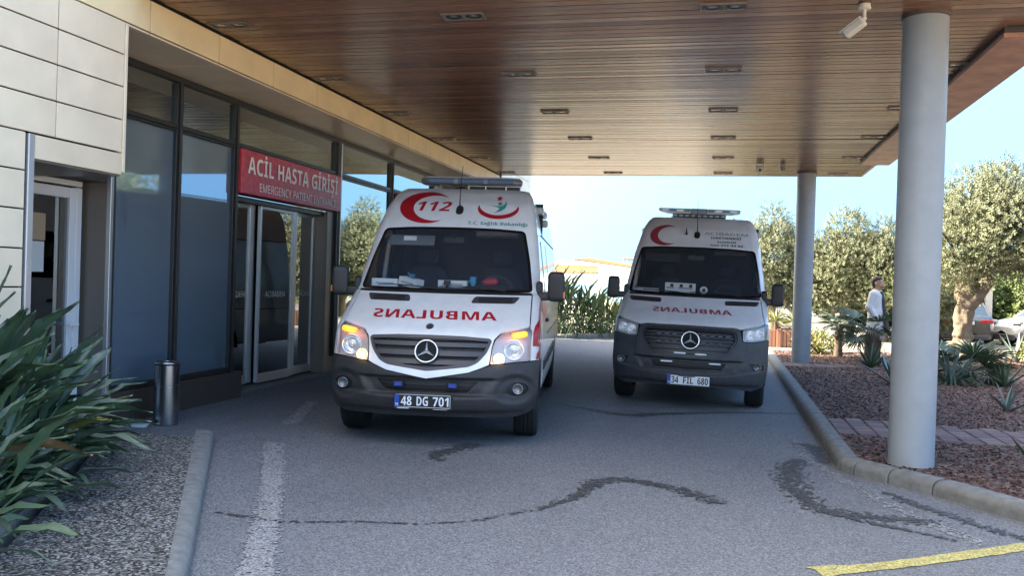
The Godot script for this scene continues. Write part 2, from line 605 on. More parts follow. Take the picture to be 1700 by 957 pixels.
func hospital() -> void:
	var o := thing("hospital_building", V(-7.5, 0, 8), "beige panel clad hospital wall with dark glazed front and sliding doors", "building")
	var cl := [mats.cladding0, mats.cladding1, mats.cladding2]
	var b := MB.new()
	b.box(V(-9.6, 6.4, 5.3), Vector3(8.9, 5.4, 30.0))
	b.box(V(-9.6, 4.48, 22.02), Vector3(8.9, 1.5, 3.44))
	b.box(V(-9.6, 1.86, -1.96), Vector3(8.9, 3.72, 15.48))
	b.box(V(-9.6, 3.05, 6.34), Vector3(8.9, 1.34, 1.0))
	b.box(V(-10.2, 1.86, 6.8), Vector3(8.0, 3.70, 2.0))
	b.box(V(-9.9, 3.05, 7.25), Vector3(8.1, 1.34, 0.8))
	b.box(V(-10.1, 1.86, 13.9), Vector3(7.7, 3.70, 12.5))
	b.box(V(-9.6, 1.86, 22.1), Vector3(8.9, 3.72, 3.2))
	obj("wall", b, mats.joint, o, true)
	# vertical joints every 1.145 m
	var ds := []
	for i in 28: ds.append(6.06 - 1.145 * 10 + 1.145 * i)
	panels(o, -5.10, -6.0, 20.3, 3.69, 3.985, ds, [3.69, 3.985], "fascia_panel", [mats.cream])
	panels(o, -5.10, -6.0, 6.86, 2.555, 3.69, ds, [2.555, 2.84, 3.125, 3.405, 3.69], "cladding_panel", cl)
	panels(o, -5.10, -6.0, 5.755, 0.06, 2.555, ds, [0.06, 0.51, 0.80, 1.095, 1.39, 1.68, 1.975, 2.265, 2.555], "cladding_panel", cl)
	panels(o, -5.10, 20.5, 23.75, 0.0, 5.2, [20.5, 21.9, 23.75], [0.0, 0.7, 1.4, 2.1, 2.8, 3.5, 4.2, 4.7, 5.2], "cladding_panel", cl)
	var wide := []
	for i in 14: wide.append(-9.4 + 2.29 * i)
	panels(o, -5.10, -9.4, 20.3, 4.46, 9.1, wide, [4.46, 5.04, 5.62, 6.20, 6.78, 7.36, 7.94, 8.52, 9.1], "cladding_panel", cl)
	panels(o, -5.10, -6.0, 6.98, 3.985, 4.46, ds, [3.985, 4.46], "cladding_panel", cl)
	# underside between the wall and the glazing
	for i in range(10, 27):
		var a := maxf(ds[i], 6.86)
		var z := minf(ds[i + 1], 20.3)
		if z - a > 0.05: wbox("soffit_panel", o, mats.cream_under, -5.84, -5.105, 3.668, 3.686, a + 0.005, z - 0.005, 0.003)
	wbox("edge_trim", o, mats.cladding2, -5.18, -5.095, 2.385, 3.664, 6.862, 6.90, 0.004)
	wbox("lintel_panel", o, mats.cladding1, -5.12, -5.10, 2.365, 2.545, 5.845, 6.86, 0.003)
	wbox("lintel_soffit", o, mats.bronze, -6.15, -5.12, 2.35, 2.363, 5.84, 6.86)
	wbox("metal_strip", o, mats.aluminium, -5.15, -5.085, 0.02, 2.545, 5.768, 5.832, 0.006)
	# niche with the white framed door
	wbox("return_panel", o, mats.bronze, -6.16, -5.85, 0.03, 2.60, 7.66, 7.72, 0.003)
	wbox("metal_strip", o, mats.aluminium, -5.848, -5.80, 0.33, 2.60, 7.655, 7.70, 0.004)
	var dr := wbox("side_door", o, mats.white_frame, -6.16, -6.09, 2.33, 2.43, 6.55, 7.62, 0.006)
	b = MB.new()
	b.box(V(-6.125, 1.19, 7.58), Vector3(0.07, 2.26, 0.08), 0.006)
	b.box(V(-6.125, 1.19, 6.59), Vector3(0.07, 2.26, 0.08), 0.006)
	b.box(V(-6.11, 1.19, 7.49), Vector3(0.05, 2.24, 0.09), 0.006)
	b.box(V(-6.11, 1.19, 6.68), Vector3(0.05, 2.24, 0.09), 0.006)
	b.box(V(-6.11, 2.26, 7.085), Vector3(0.05, 0.10, 0.72), 0.006)
	b.box(V(-6.11, 0.18, 7.085), Vector3(0.05, 0.22, 0.72), 0.006)
	obj("door_frame", b, mats.white_frame, dr, true)
	wbox("pane", dr, mats.door_glass, -6.125, -6.115, 0.29, 2.21, 6.725, 7.445)
	wbox("notice_sheet", dr, mat("paper", Color(0.55, 0.60, 0.60), 0.8), -6.1145, -6.112, 1.50, 1.78, 6.95, 7.15)
	wbox("blind_slats", dr, mat("straw", Color(0.36, 0.29, 0.19), 0.8), -6.1145, -6.111, 1.79, 2.04, 6.95, 7.16)
	b = MB.new()
	b.tube([V(-6.085, 1.0, 7.49), V(-6.03, 1.0, 7.49)], [0.012, 0.012], 8)
	b.box(V(-6.02, 1.0, 7.46), Vector3(0.02, 0.025, 0.13), 0.005)
	b.box(V(-6.08, 0.98, 7.49), Vector3(0.012, 0.24, 0.04), 0.004)
	obj("handle", b, mats.white_frame, dr, true)
	# plinth under the glazing
	for q in [[7.72, 8.86], [8.87, 10.2], [13.05, 14.6], [14.61, 17.4], [17.41, 20.3]]:
		wbox("plinth_panel", o, mats.plinth, -5.90, -5.79, -0.01, 0.325, q[0] + 0.004, q[1] - 0.004, 0.004)
	# glazing: mullions, transom and panes, bay by bay
	var mu := [7.70, 8.79, 9.98, 12.93, 15.3, 17.65, 20.25]
	wbox("window_head", o, mats.dark_frame, -5.93, -5.83, 3.60, 3.665, 7.72, 20.3, 0.004)
	for i in mu.size() - 1:
		var bay := MB.new()
		for s in [0, 1]:
			bay.box(V(-5.865, 1.95, mu[i + s] + (0.033 if s == 0 else -0.033)), Vector3(0.09, 3.28, 0.05), 0.004)
			bay.box(V(-5.825, 1.95, mu[i + s] + (0.012 if s == 0 else -0.012)), Vector3(0.05, 3.28, 0.018), 0.003)
		var mid = (mu[i] + mu[i + 1]) * 0.5
		var wd: float = mu[i + 1] - mu[i] - 0.1
		bay.box(V(-5.865, 3.12, mid), Vector3(0.085, 0.05, wd), 0.004)
		bay.box(V(-5.835, 3.075, mid), Vector3(0.05, 0.02, wd), 0.003)
		if i != 2: bay.box(V(-5.865, 0.36, mid), Vector3(0.085, 0.06, wd), 0.004)
		var w := obj("window", bay, mats.dark_frame, o, true)
		for q in [[3.145, 3.62], [0.39 if i != 2 else 2.50, 3.095]]:
			var pb := MB.new()
			pb.box(Vector3.ZERO, Vector3(0.012, q[1] - q[0], wd))
			var pn := obj("pane", pb, mats.blue_grey_glass if i < 2 and q[0] < 1.0 else mats.solar_glass, w)
			pn.position = V(-5.862, (q[0] + q[1]) * 0.5, mid) - o.position - w.position + (o.position)
			pn.position = w.transform.affine_inverse() * (V(-5.868, (q[0] + q[1]) * 0.5, mid) - o.position)
			pn.rotation = Vector3(0, rng.randf_range(-0.004, 0.004), rng.randf_range(-0.003, 0.003))
	# sliding doors
	wbox("threshold", o, mats.concrete, -6.25, -5.80, -0.02, 0.07, 10.2, 13.05, 0.01)
	wbox("door_head", o, mats.dark_frame, -6.10, -5.90, 2.44, 2.53, 10.0, 12.9, 0.004)
	wbox("jamb_panel", o, mats.bronze, -6.05, -5.84, 0.0, 2.53, 12.66, 13.03, 0.006)
	wbox("metal_strip", o, mats.aluminium, -5.86, -5.80, 0.326, 3.60, 13.035, 13.07, 0.004)
	for i in 3:
		var q: Array = [[10.03, 10.86, -6.06], [10.86, 11.92, -5.98], [11.92, 12.66, -6.06]][i]
		var f := MB.new()
		var st := 0.13 if i < 2 else 0.06
		f.box(V(q[2], 1.28, q[1] - st * 0.5), Vector3(0.05, 2.36, st - 0.004), 0.005)
		f.box(V(q[2], 1.28, q[0] + 0.022), Vector3(0.05, 2.36, 0.04), 0.005)
		f.box(V(q[2], 0.15, (q[0] + q[1] - st + 0.04) * 0.5), Vector3(0.046, 0.12, q[1] - q[0] - st - 0.045), 0.004)
		f.box(V(q[2], 2.43, (q[0] + q[1] - st + 0.04) * 0.5), Vector3(0.046, 0.06, q[1] - q[0] - st - 0.045), 0.004)
		var leaf := obj("door_leaf", f, mats.aluminium, o, true)
		wbox("pane", leaf, mats.door_glass, q[2] - 0.006, q[2] + 0.004, 0.21, 2.40, q[0] + 0.042, q[1] - st)
		var l := MB.new()
		var px: float = q[2] + 0.006
		letters(l, "ACIBADEM", font("Droid Sans"), (q[0] + q[1] - st + 0.04) * 0.5, 1.27, 0.56, 0.075, func(u): return V(px, u.y, u.x), Vector3.RIGHT)
		obj("lettering", l, mat("etched", Color(0.80, 0.81, 0.83), 0.6), leaf, true)
	# illuminated-looking sign over the doors
	var s := thing("entrance_sign", V(-5.83, 2.52, 11.47), "red emergency entrance sign with white lettering above the sliding doors", "sign")
	b = MB.new()
	b.box(V(-5.795, 2.80, 11.465), Vector3(0.08, 0.55, 2.93), 0.01)
	obj("sign_board", b, mats.sign_red, s, true)
	var l := MB.new()
	letters(l, "ACİL HASTA GİRİŞİ", font("Droid Sans", 700), 11.46, 2.885, 2.66, 0.205, func(u): return V(-5.748, u.y, u.x), Vector3.RIGHT)
	letters(l, "EMERGENCY PATIENT ENTRANCE", font("Droid Sans"), 11.58, 2.635, 2.30, 0.105, func(u): return V(-5.748, u.y, u.x), Vector3.RIGHT)
	obj("lettering", l, mats.sign_white, s, true)

func canopy() -> void:
	var o := thing("entrance_canopy", V(-1.0, 4.0, 7), "wide flat canopy lined with brown timber boards over the drive", "canopy")
	var b := MB.new()
	b.box(V(-1.18, 4.24, 13.65), Vector3(7.86, 0.40, 13.42))
	b.box(V(3.9, 4.24, 7.99), Vector3(2.30, 0.40, 2.1))
	obj("roof_slab", b, mats.beam_dark, o, true)
	# boards run across the drive; each is a little out of true
	var pitch := 0.134
	var cut := [MB.new(), MB.new(), MB.new()]
	var ext := [[-5.08, 4.98], [-5.08, 2.42], [-5.08, 2.74]]
	for i in 3:
		cut[i].box(Vector3.ZERO, Vector3(ext[i][1] - ext[i][0], 0.022, pitch - 0.012), 0.004)
	var ms := []
	for q in cut: ms.append(q.mesh())
	var d := 7.02
	while d < 20.30:
		var k := 0 if d < 9.0 else (1 if d < 15.9 + 2.1 else 2)
		var p := obj("soffit_board", ms[k], mats["wood%d" % (rng.randi() % 5)], o)
		p.position = V((ext[k][0] + ext[k][1]) * 0.5, 4.011 + rng.randf_range(-0.0015, 0.0015), d) - o.position
		p.rotation = Vector3(rng.randfn(0.0, 0.012), 0, rng.randfn(0.0, 0.0005))
		d += pitch
	# fascia and the dropped side beam
	wbox("far_fascia", o, mats.beam_dark, -5.1, 2.76, 3.995, 4.42, 20.335, 20.37, 0.003)
	wbox("side_fascia", o, mats.beam_pink, 2.745, 2.80, 3.99, 4.44, 17.98, 20.36, 0.003)
	var sb := wbox("side_beam", o, mats.beam_dark, 2.43, 2.90, 3.96, 4.44, 9.06, 17.92)
	for i in 6:
		var d0: float = 9.05 + i * 1.4783
		wbox("beam_panel", sb, mats.beam_pink, 2.42, 2.93, 3.915, 3.958, d0, d0 + 1.47, 0.003)
	# twin downlights in a square grid
	var n := 0
	for cx in [-4.82, -2.42, -0.07, 2.24]:
		for i in range(1, 7):
			var dd: float = 5.7 + 2.35 * i + 0.01
			if cx > 2 and i == 1: continue
			var place: String = ["beside the glazed wall", "over the left ambulance lane", "over the right ambulance lane", "beside the side beam"][[-4.82, -2.42, -0.07, 2.24].find(cx)]
			var row: String = ["behind the first row", "in the first row from the street", "in the second row", "in the third row", "in the fourth row", "in the fifth row", "in the row at the far canopy edge"][i]
			var l := thing("ceiling_light", V(cx, 3.985, dd), "twin recessed downlight %s, %s" % [place, row], "ceiling light", "twin downlights in the timber canopy")
			var f := MB.new()
			for q in [[0, -0.085, 0.40, 0.012], [0, 0.085, 0.40, 0.012], [-0.195, 0, 0.012, 0.16], [0.195, 0, 0.012, 0.16], [0, 0, 0.012, 0.16]]:
				f.box(Vector3(q[0], 0.006, q[1]), Vector3(q[2], 0.018, q[3]), 0.002)
			obj("frame", f, mats.fixture, l)
			f = MB.new()
			f.box(Vector3(0, 0.012, 0), Vector3(0.385, 0.006, 0.165))
			obj("backing", f, mats.fixture, l)
			for s in [-1, 1]:
				f = MB.new()
				f.lathe([Vector2(0.0, 0.007), Vector2(0.066, 0.007), Vector2(0.072, 0.004), Vector2(0.074, 0.009)], 22, Transform3D(Basis.IDENTITY, Vector3(s * 0.097, 0.0, 0)))
				var lamp := obj("lamp", f, mats.lamp_dark, l)
				f = MB.new()
				f.lathe([Vector2(0.0, 0.003), Vector2(0.024, 0.004), Vector2(0.034, 0.0065)], 16, Transform3D(Basis.IDENTITY, Vector3(s * 0.097, 0.0, 0)), false)
				obj("reflector", f, mats.reflector, lamp)
			n += 1

func columns() -> void:
	for q in [[1.66, 8.55, 0.05, "thick pale grey round column at the kerb, nearer of the two"], [1.62, 19.62, 0.09, "pale grey round column by the ambulances, farther of the two"]]:
		var o := thing("canopy_column", V(q[0], q[2], q[1]), q[3], "column", "round columns carrying the canopy")
		var b := MB.new()
		b.lathe([Vector2(0.19, -0.25), Vector2(0.19, 1.2), Vector2(0.19, 2.4), Vector2(0.19, 3.965 - q[2])], 56, Transform3D.IDENTITY, true)
		obj("shaft", b, mats.column_paint, o)
		b = MB.new()
		b.lathe([Vector2(0.16, 3.955 - q[2]), Vector2(0.20, 3.965 - q[2]), Vector2(0.20, 4.0 - q[2])], 48)
		obj("collar", b, mats.collar, o)

func kerb_piece(par: Node, a: Vector3, c: Vector3, w: float, hgt: float, called := "kerb_stone") -> void:
	# rounded kerb stone from a to c (base line of its face on the left of a->c is the road side)
	var dir := (c - a).normalized()
	var side := dir.cross(Vector3.UP)
	var prof := [[0.0, -0.10], [0.0, hgt * 0.45], [0.012, hgt * 0.72], [0.04, hgt * 0.93], [0.075, hgt], [w - 0.01, hgt + 0.004], [w, hgt - 0.006], [w, -0.10]]
	var b := MB.new()
	var g := 0.007
	var rows := []
	for e in [a + dir * g, a + dir * 0.02, c - dir * 0.02, c - dir * g]:
		var r := []
		var tight: float = 0.006 if (e == a + dir * g or e == c - dir * g) else 0.0
		for q in prof: r.append(e + side * (q[0] + tight * (1 if q[0] < w * 0.5 else -1)) + Vector3.UP * (q[1] - tight * (1 if q[1] > 0 else 0)))
		rows.append(r)
	b.sheet(rows, Vector3.UP, (a + c) * 0.5 + side * w * 0.5 - Vector3.UP * 0.05)
	for r in [rows[0], rows[3]]:
		for i in range(1, prof.size() - 1): b.tri(r[0], r[i], r[i + 1], (dir if r == rows[3] else -dir))
	obj(called, b, mats.kerb_stone, par, true)

func kerb_run(par: Node, pts: Array, w: float, hgt: float, step: float) -> void:
	for i in pts.size() - 1:
		var a: Vector3 = pts[i]
		var c: Vector3 = pts[i + 1]
		var k := maxi(1, roundi(a.distance_to(c) / step))
		for j in k: kerb_piece(par, a.lerp(c, float(j) / k), a.lerp(c, float(j + 1) / k), w, hgt)

func kerbs() -> void:
	var r := thing("bed_kerb", V(1.1, -0.05, 12), "rounded grey kerb stones edging the red planting bed", "kerb")
	var y := road_y(1.05)
	kerb_run(r, [V(3.6, y, 4.8), V(2.75, y, 6.15), V(2.17, y, 7.06), V(1.68, y, 7.80), V(1.40, y, 8.12), V(1.16, y, 8.38), V(1.09, y, 8.50), V(1.06, y, 8.62), V(1.05, y, 23.2)], 0.17, 0.115, 1.0)
	kerb_run(r, [V(1.25, y, 23.4), V(9.0, y, 23.4)], 0.17, 0.10, 1.0)
	var l := thing("walk_kerb", V(-3.6, 0, 5.5), "weathered grey kerb along the pebbled walk in front of the plants", "kerb")
	kerb_run(l, [V(-4.47, 0, 7.42), V(-2.56, 0, 4.05), V(-0.9, 0, 1.0)], 0.165, 0.112, 0.95)
	var s := thing("far_kerb", V(-3.6, 0, 25.5), "pale kerb below the sunlit shrubs between the two ambulances", "kerb")
	kerb_run(s, [V(-1.4, 0, 28.5), V(-3.04, 0, 26.5), V(-4.4, 0, 24.8), V(-7, 0, 24.4)], 0.18, 0.10, 1.0)

func decal(called: String, p: PackedVector2Array, m: Material, up: float) -> void:
	var b := MB.new()
	lifted(b, p, 0.25, func(q): return V(q.x, road_y(q.x) + up, q.y), Vector3.UP)
	struct(called, b, m)

func wobble(p: PackedVector2Array, amp: float, seed_: int, step := 0.05) -> PackedVector2Array:
	var n := FastNoiseLite.new()
	n.seed = seed_; n.frequency = 3.0
	var q := PackedVector2Array()
	for i in p.size():
		var a := p[i]
		var c := p[(i + 1) % p.size()]
		var k := maxi(1, ceili(a.distance_to(c) / step))
		for j in k:
			var s := a.lerp(c, float(j) / k)
			q.append(s + Vector2(n.get_noise_2d(s.x * 2, s.y * 2), n.get_noise_2d(s.x * 2 + 40, s.y * 2)) * amp + Vector2(n.get_noise_2d(s.x * 9, s.y * 9 + 9), n.get_noise_2d(s.x * 9 + 70, s.y * 9)) * amp * 0.6)
	return q

# a broken trail of damp along a line of [x, depth, width]
func trail(called: String, pts: Array, seed_: int, up: float) -> void:
	var r := RandomNumberGenerator.new()
	r.seed = seed_
	var b := MB.new()
	for i in pts.size() - 1:
		var a := Vector3(pts[i][0], pts[i][1], pts[i][2])
		var c := Vector3(pts[i + 1][0], pts[i + 1][1], pts[i + 1][2])
		var k := ceili(Vector2(a.x, a.y).distance_to(Vector2(c.x, c.y)) / 0.022)
		for j in k:
			var q := a.lerp(c, (j + r.randf()) / k)
			var w := q.z
			for m in (7 if w > 0.1 else (4 if w > 0.05 else 2)):
				if w < 0.035 and r.randf() < 0.5: continue
				var at := Vector2(q.x + r.randfn(0, w * 0.34), q.y + r.randfn(0, w * 0.34))
				var e := ellipse(at.x, at.y, r.randf_range(0.010, 0.026), r.randf_range(0.007, 0.014), 6, r.randf() * 0.9)
				var lay := up + r.randf() * 0.0006
				var mid := V(at.x, road_y(at.x) + lay, at.y)
				for t in e.size():
					var f := e[t]
					var g := e[(t + 1) % e.size()]
					b.tri(mid, V(f.x, road_y(f.x) + lay, f.y), V(g.x, road_y(g.x) + lay, g.y), Vector3.UP)
	var o := struct(called, b, mats.stain)
	o.set_meta("kind", "stuff")
	tag(o, {"damp_trail": "dark damp trail winding across the grey asphalt"}.get(called, "dark damp patch on the asphalt"), "stain")

func markings() -> void:
	flakes(poly([[-3.85, 7.56], [-4.05, 7.55], [-3.35, 6.25], [-2.85, 5.25], [-2.33, 4.15], [-1.6, 2.7], [-1.4, 2.7], [-2.2, 4.23], [-2.7, 5.25], [-3.2, 6.3]]), mats.worn_white, 8500.0, 4, "long worn white lane line near the walk kerb")
	flakes(poly([[-4.78, 10.2], [-4.88, 10.15], [-4.36, 8.5], [-4.24, 8.65]]), mats.worn_white, 4600.0, 5, "short worn white dash in front of the sliding doors")
	flakes(poly([[0.74, 10.3], [0.80, 8.9], [0.99, 8.06], [1.22, 7.28], [1.46, 6.68], [1.64, 6.33], [1.72, 6.4], [1.57, 6.75], [1.33, 7.33], [1.09, 8.1], [0.90, 8.92], [0.82, 10.3]]), mats.worn_white, 2600.0, 6, "faint worn white edge line curving along the bed kerb")
	decal("road_marking", wobble(poly([[0.50, 5.42], [0.56, 5.40], [0.60, 5.27], [0.70, 5.36], [1.9, 6.28], [2.6, 6.82], [2.55, 6.95], [1.93, 6.47], [0.9, 5.66]]), 0.012, 8), mats.yellow_paint, 0.005)
	trail("damp_trail", [[-3.17, 5.24, 0.024], [-2.65, 5.15, 0.034], [-2.17, 5.33, 0.020], [-1.79, 5.40, 0.018], [-1.46, 5.63, 0.026], [-1.16, 6.09, 0.036], [-1.0, 6.45, 0.06], [-0.93, 7.05, 0.13], [-0.75, 7.25, 0.15], [-0.5, 7.22, 0.12], [-0.31, 7.10, 0.15], [-0.1, 6.95, 0.17], [-0.02, 6.80, 0.13], [0.05, 6.80, 0.03]], 11, 0.006)
	trail("damp_patch", [[0.74, 8.9, 0.09], [0.64, 8.45, 0.20], [0.61, 8.0, 0.22], [0.63, 7.4, 0.16], [0.72, 6.95, 0.19], [0.95, 6.83, 0.17], [1.25, 6.86, 0.15], [1.49, 6.84, 0.12]], 12, 0.006)
	trail("damp_patch", [[0.74, 6.9, 0.08], [1.0, 6.70, 0.08], [1.3, 6.55, 0.05], [1.55, 6.40, 0.03]], 13, 0.0068)
	trail("damp_patch", [[-2.05, 11.4, 0.03], [-1.6, 11.1, 0.08], [-1.25, 10.85, 0.22], [-0.98, 10.80, 0.28], [-0.66, 11.16, 0.12], [0.05, 11.72, 0.06], [0.4, 11.95, 0.04], [1.0, 12.2, 0.05]], 14, 0.006)
	trail("damp_patch", [[0.80, 9.75, 0.10], [0.95, 9.75, 0.12], [0.97, 9.2, 0.12], [0.98, 8.8, 0.10]], 15, 0.006)
	trail("damp_patch", [[1.32, 7.75, 0.06], [1.5, 7.35, 0.10], [1.75, 6.95, 0.09], [2.2, 6.3, 0.08]], 16, 0.006)
	trail("oil_drips", [[-2.30, 7.35, 0.06], [-2.42, 7.6, 0.12], [-2.2, 8.2, 0.18]], 17, 0.006)

# worn paint: what is left of it clings to the stones in flakes, thinner towards the edges
func flakes(p: PackedVector2Array, m: Material, per: float, seed_: int, label: String) -> void:
	var r := RandomNumberGenerator.new()
	r.seed = seed_
	var n := FastNoiseLite.new()
	n.seed = seed_; n.frequency = 1.6
	var b := MB.new()
	var lo := p[0]
	var hi := p[0]
	for q in p:
		lo = lo.min(q); hi = hi.max(q)
	lo -= Vector2(0.05, 0.05); hi += Vector2(0.05, 0.05)
	var core := p
	for i in int((hi.x - lo.x) * (hi.y - lo.y) * per):
		var q := Vector2(r.randf_range(lo.x, hi.x), r.randf_range(lo.y, hi.y))
		var j := q + Vector2(r.randfn(0, 0.018), r.randfn(0, 0.018))
		if not Geometry2D.is_point_in_polygon(j, core): continue
		if r.randf() > 0.80 + 0.7 * n.get_noise_2d(q.x * 2, q.y): continue
		var e := ellipse(q.x, q.y, r.randf_range(0.009, 0.022), r.randf_range(0.006, 0.013), 6, r.randf() * 3.0)
		var y := road_y(q.x) + 0.004 + r.randf() * 0.0006
		for t in e.size(): b.tri(V(q.x, y, q.y), V(e[t].x, y, e[t].y), V(e[(t + 1) % e.size()].x, y, e[(t + 1) % e.size()].y), Vector3.UP)
	var o := struct("road_marking", b, m)
	o.set_meta("kind", "stuff")
	tag(o, label, "road marking")

func left_walk() -> void:
	# pebbled slabs between the kerb and the plants
	var o := thing("pebbled_walk", V(-4.2, 0, 5.5), "dark exposed pebble slabs beside the kerb and plants", "walkway")
	var cx := func(d: float) -> float: return lerpf(-2.585, -4.465, (d - 3.9) / 3.2)  # inner edge of the kerb
	var cuts := [0.9, 2.7, 4.44, 6.98]
	for i in 3:
		for k in 2:
			var d0: float = cuts[i]
			var d1: float = cuts[i + 1]
			var p := PackedVector2Array()
			var off0 := 0.0 if k == 0 else 0.66
			var off1 := 0.655 if k == 0 else 2.2
			for q in [[d0, off0], [d1, off0], [d1, off1], [d0, off1]]:
				p.append(Vector2(cx.call(q[0] + (0.006 if q[0] == d0 else -0.006)) - q[1] * 1.0, q[0] + (0.006 if q[0] == d0 else -0.006)))
			if k == 1:
				var lim := poly([[-5.6, 7.2], [-5.25, 7.0], [-4.17, 5.15], [-3.5, 3.9], [-1.5, 0.2], [5, 0.2], [5, 7.2]])
				var cutp := Geometry2D.intersect_polygons(p, lim)
				if cutp.is_empty(): continue
				p = cutp[0]
			var b := MB.new()
			var t := Transform3D(Basis(Vector3.RIGHT, Vector3(0, 0, -1), Vector3.UP), Vector3.ZERO)
			b.prism(p, 0.116, t)
			obj("slab", b, mats.aggregate, o, true)
	# soil edging
	var e := thing("bed_edging", V(-4.6, 0, 5.9), "flat dark edging stones between the plants and the pebbled walk", "edging")
	for i in 7:
		var a := Vector2(-1.75, 0.6).lerp(Vector2(-5.30, 6.98), i / 7.0)
		var c := Vector2(-1.75, 0.6).lerp(Vector2(-5.30, 6.98), (i + 1) / 7.0)
		var b := MB.new()
		var dir := (c - a).normalized()
		b.box(V((a.x + c.x) * 0.5 - 0.05, 0.07, (a.y + c.y) * 0.5), Vector3(0.09, 0.13, a.distance_to(c) - 0.012), 0.006, Basis(Vector3.UP, atan2(-dir.x, dir.y)))
		obj("edging_stone", b, mats.kerb_stone, e, true)
	var s := MB.new()
	var t2 := Transform3D(Basis(Vector3.RIGHT, Vector3(0, 0, -1), Vector3.UP), Vector3.ZERO)
	s.tinted = true; s.col = Color(0.42, 0.45, 0.45)
	s.prism(poly([[-1.85, 0.6], [-5.08, 6.4], [-5.08, 0.6]]), 0.10, t2)
	struct("plant_bed_soil", s, mats.mulch)

func bed_y(x: float, d: float) -> float:
	return 0.045 + 0.06 * smoothstep(1.6, 4.0, x) * smoothstep(8.0, 18.0, d)

func planting_bed() -> void:
	var n := FastNoiseLite.new()
	n.frequency = 0.9; n.fractal_octaves = 4; n.seed = 21
	var b := MB.new()
	b.tinted = true
	var out := poly([[1.2, 23.3], [1.21, 8.66], [1.30, 8.42], [1.52, 8.2], [1.82, 7.9], [2.32, 7.14], [2.9, 6.22], [3.75, 4.9], [12, 4.9], [12, 23.3]])
	var paths := [poly([[1.22, 10.02], [9.0, 9.40], [9.0, 10.28], [1.22, 11.22]]), poly([[1.22, 18.55], [2.5, 18.55], [4.6, 17.45], [9.0, 14.6], [9.0, 15.6], [4.8, 18.2], [2.5, 19.35], [1.22, 19.35]])]
	var lift := func(q: Vector2) -> Vector3:
		return V(q.x, bed_y(q.x, q.y) + 0.018 * n.get_noise_2d(q.x * 1.5, q.y * 1.5) + 0.008 * n.get_noise_2d(q.x * 7, q.y * 7), q.y)
	lifted(b, out, 0.12, lift, Vector3.UP, paths, 0.05)
	b.c = PackedColorArray()
	for q in b.v:
		var t := 1.0 + 0.35 * n.get_noise_2d(q.x * 1.3 + 30, q.z * 1.3)
		var g := clampf(0.5 + 1.6 * n.get_noise_2d(q.x * 0.7, q.z * 0.7 + 11), 0, 1) if q.z > -10.5 else 0.0
		b.c.append(Color(t, t * lerpf(1.0, 1.18, g), t * lerpf(1.0, 1.12, g)))
	var m := struct("planting_bed_ground", b, mats.mulch)
	m.set_meta("kind", "structure")
	# loose chips lying on it
	var r := RandomNumberGenerator.new()
	r.seed = 5
	var chip := MB.new()
	chip.tinted = true
	chip.box(Vector3.ZERO, Vector3(0.03, 0.012, 0.022), 0.004)
	var mm := MultiMesh.new()
	mm.transform_format = MultiMesh.TRANSFORM_3D
	mm.use_colors = true
	mm.mesh = chip.mesh()
	var ts := []
	for i in 26000:
		var q := Vector2(r.randf_range(1.25, 8.0), lerpf(6.0, 23.2, pow(r.randf(), 1.5)))
		if not Geometry2D.is_point_in_polygon(q, out): continue
		if Geometry2D.is_point_in_polygon(q, paths[0]) or Geometry2D.is_point_in_polygon(q, paths[1]): continue
		var p: Vector3 = lift.call(q)
		ts.append([Transform3D(Basis.from_euler(Vector3(r.randf() * 0.8, r.randf() * TAU, r.randf() * 0.8)).scaled(Vector3.ONE * r.randf_range(0.4, 1.25)), p + Vector3(0, 0.003, 0)), r.randf()])
	mm.instance_count = ts.size()
	for i in ts.size():
		mm.set_instance_transform(i, ts[i][0])
		var k: float = ts[i][1]
		mm.set_instance_color(i, Color(0.95, 0.8, 0.75) * lerpf(0.4, 1.25, k) if k < 0.95 else Color(2.2, 2.3, 2.2))
	var mi := MultiMeshInstance3D.new()
	mi.name = "bark_chips"
	mi.multimesh = mm
	mi.material_override = mats.mulch
	add_child(mi)
	tag(mi, "loose reddish bark and lava chips scattered over the bed", "mulch", "", "stuff")
	# clay pavers: two narrow paths
	for w in 2:
		var o := thing("brick_path", V(3.0, 0.0, 10.3) if w == 0 else V(3.0, 0.02, 18.6), ["reddish clay brick path crossing the bed behind the near column", "narrow pale brick path across the bed beyond the palms"][w], "path")
		var base := MB.new()
		lifted(base, Geometry2D.offset_polygon(paths[w], 0.02)[0], 0.3, func(q): return V(q.x, bed_y(q.x, q.y) - 0.012, q.y), Vector3.UP)
		obj("bedding_sand", base, mat("path_sand", Color(0.13, 0.11, 0.10), 0.95), o, true)
		var bm := MB.new()
		bm.box(Vector3.ZERO, Vector3(0.192, 0.05, 0.192 if w == 0 else 0.18), 0.012)
		var me := bm.mesh()
		var k := 0
		for i in 39:
			for j in 7:
				var x := 1.33 + i * 0.2
				var d := 0.0
				if w == 0:
					d = lerpf(10.02, 9.40, (x - 1.22) / 7.78) + 0.1 + j * 0.2 + (0.1 if i % 2 else 0.0) * 0.6
				else:
					d = (18.65 if x < 2.5 else 18.65 - (x - 2.5) * 0.56) + j * 0.19
				if not Geometry2D.is_point_in_polygon(Vector2(x, d), paths[w]): continue
				if k > 290: continue
				k += 1
				var br := obj("brick", me, mats["brick%d" % (r.randi() % 4)], o)
				br.position = V(x, bed_y(x, d) - 0.012 + r.randf_range(-0.004, 0.004), d) - o.position
				br.rotation = Vector3(r.randfn(0, 0.012), 0.08 + r.randfn(0, 0.015), r.randfn(0, 0.012))

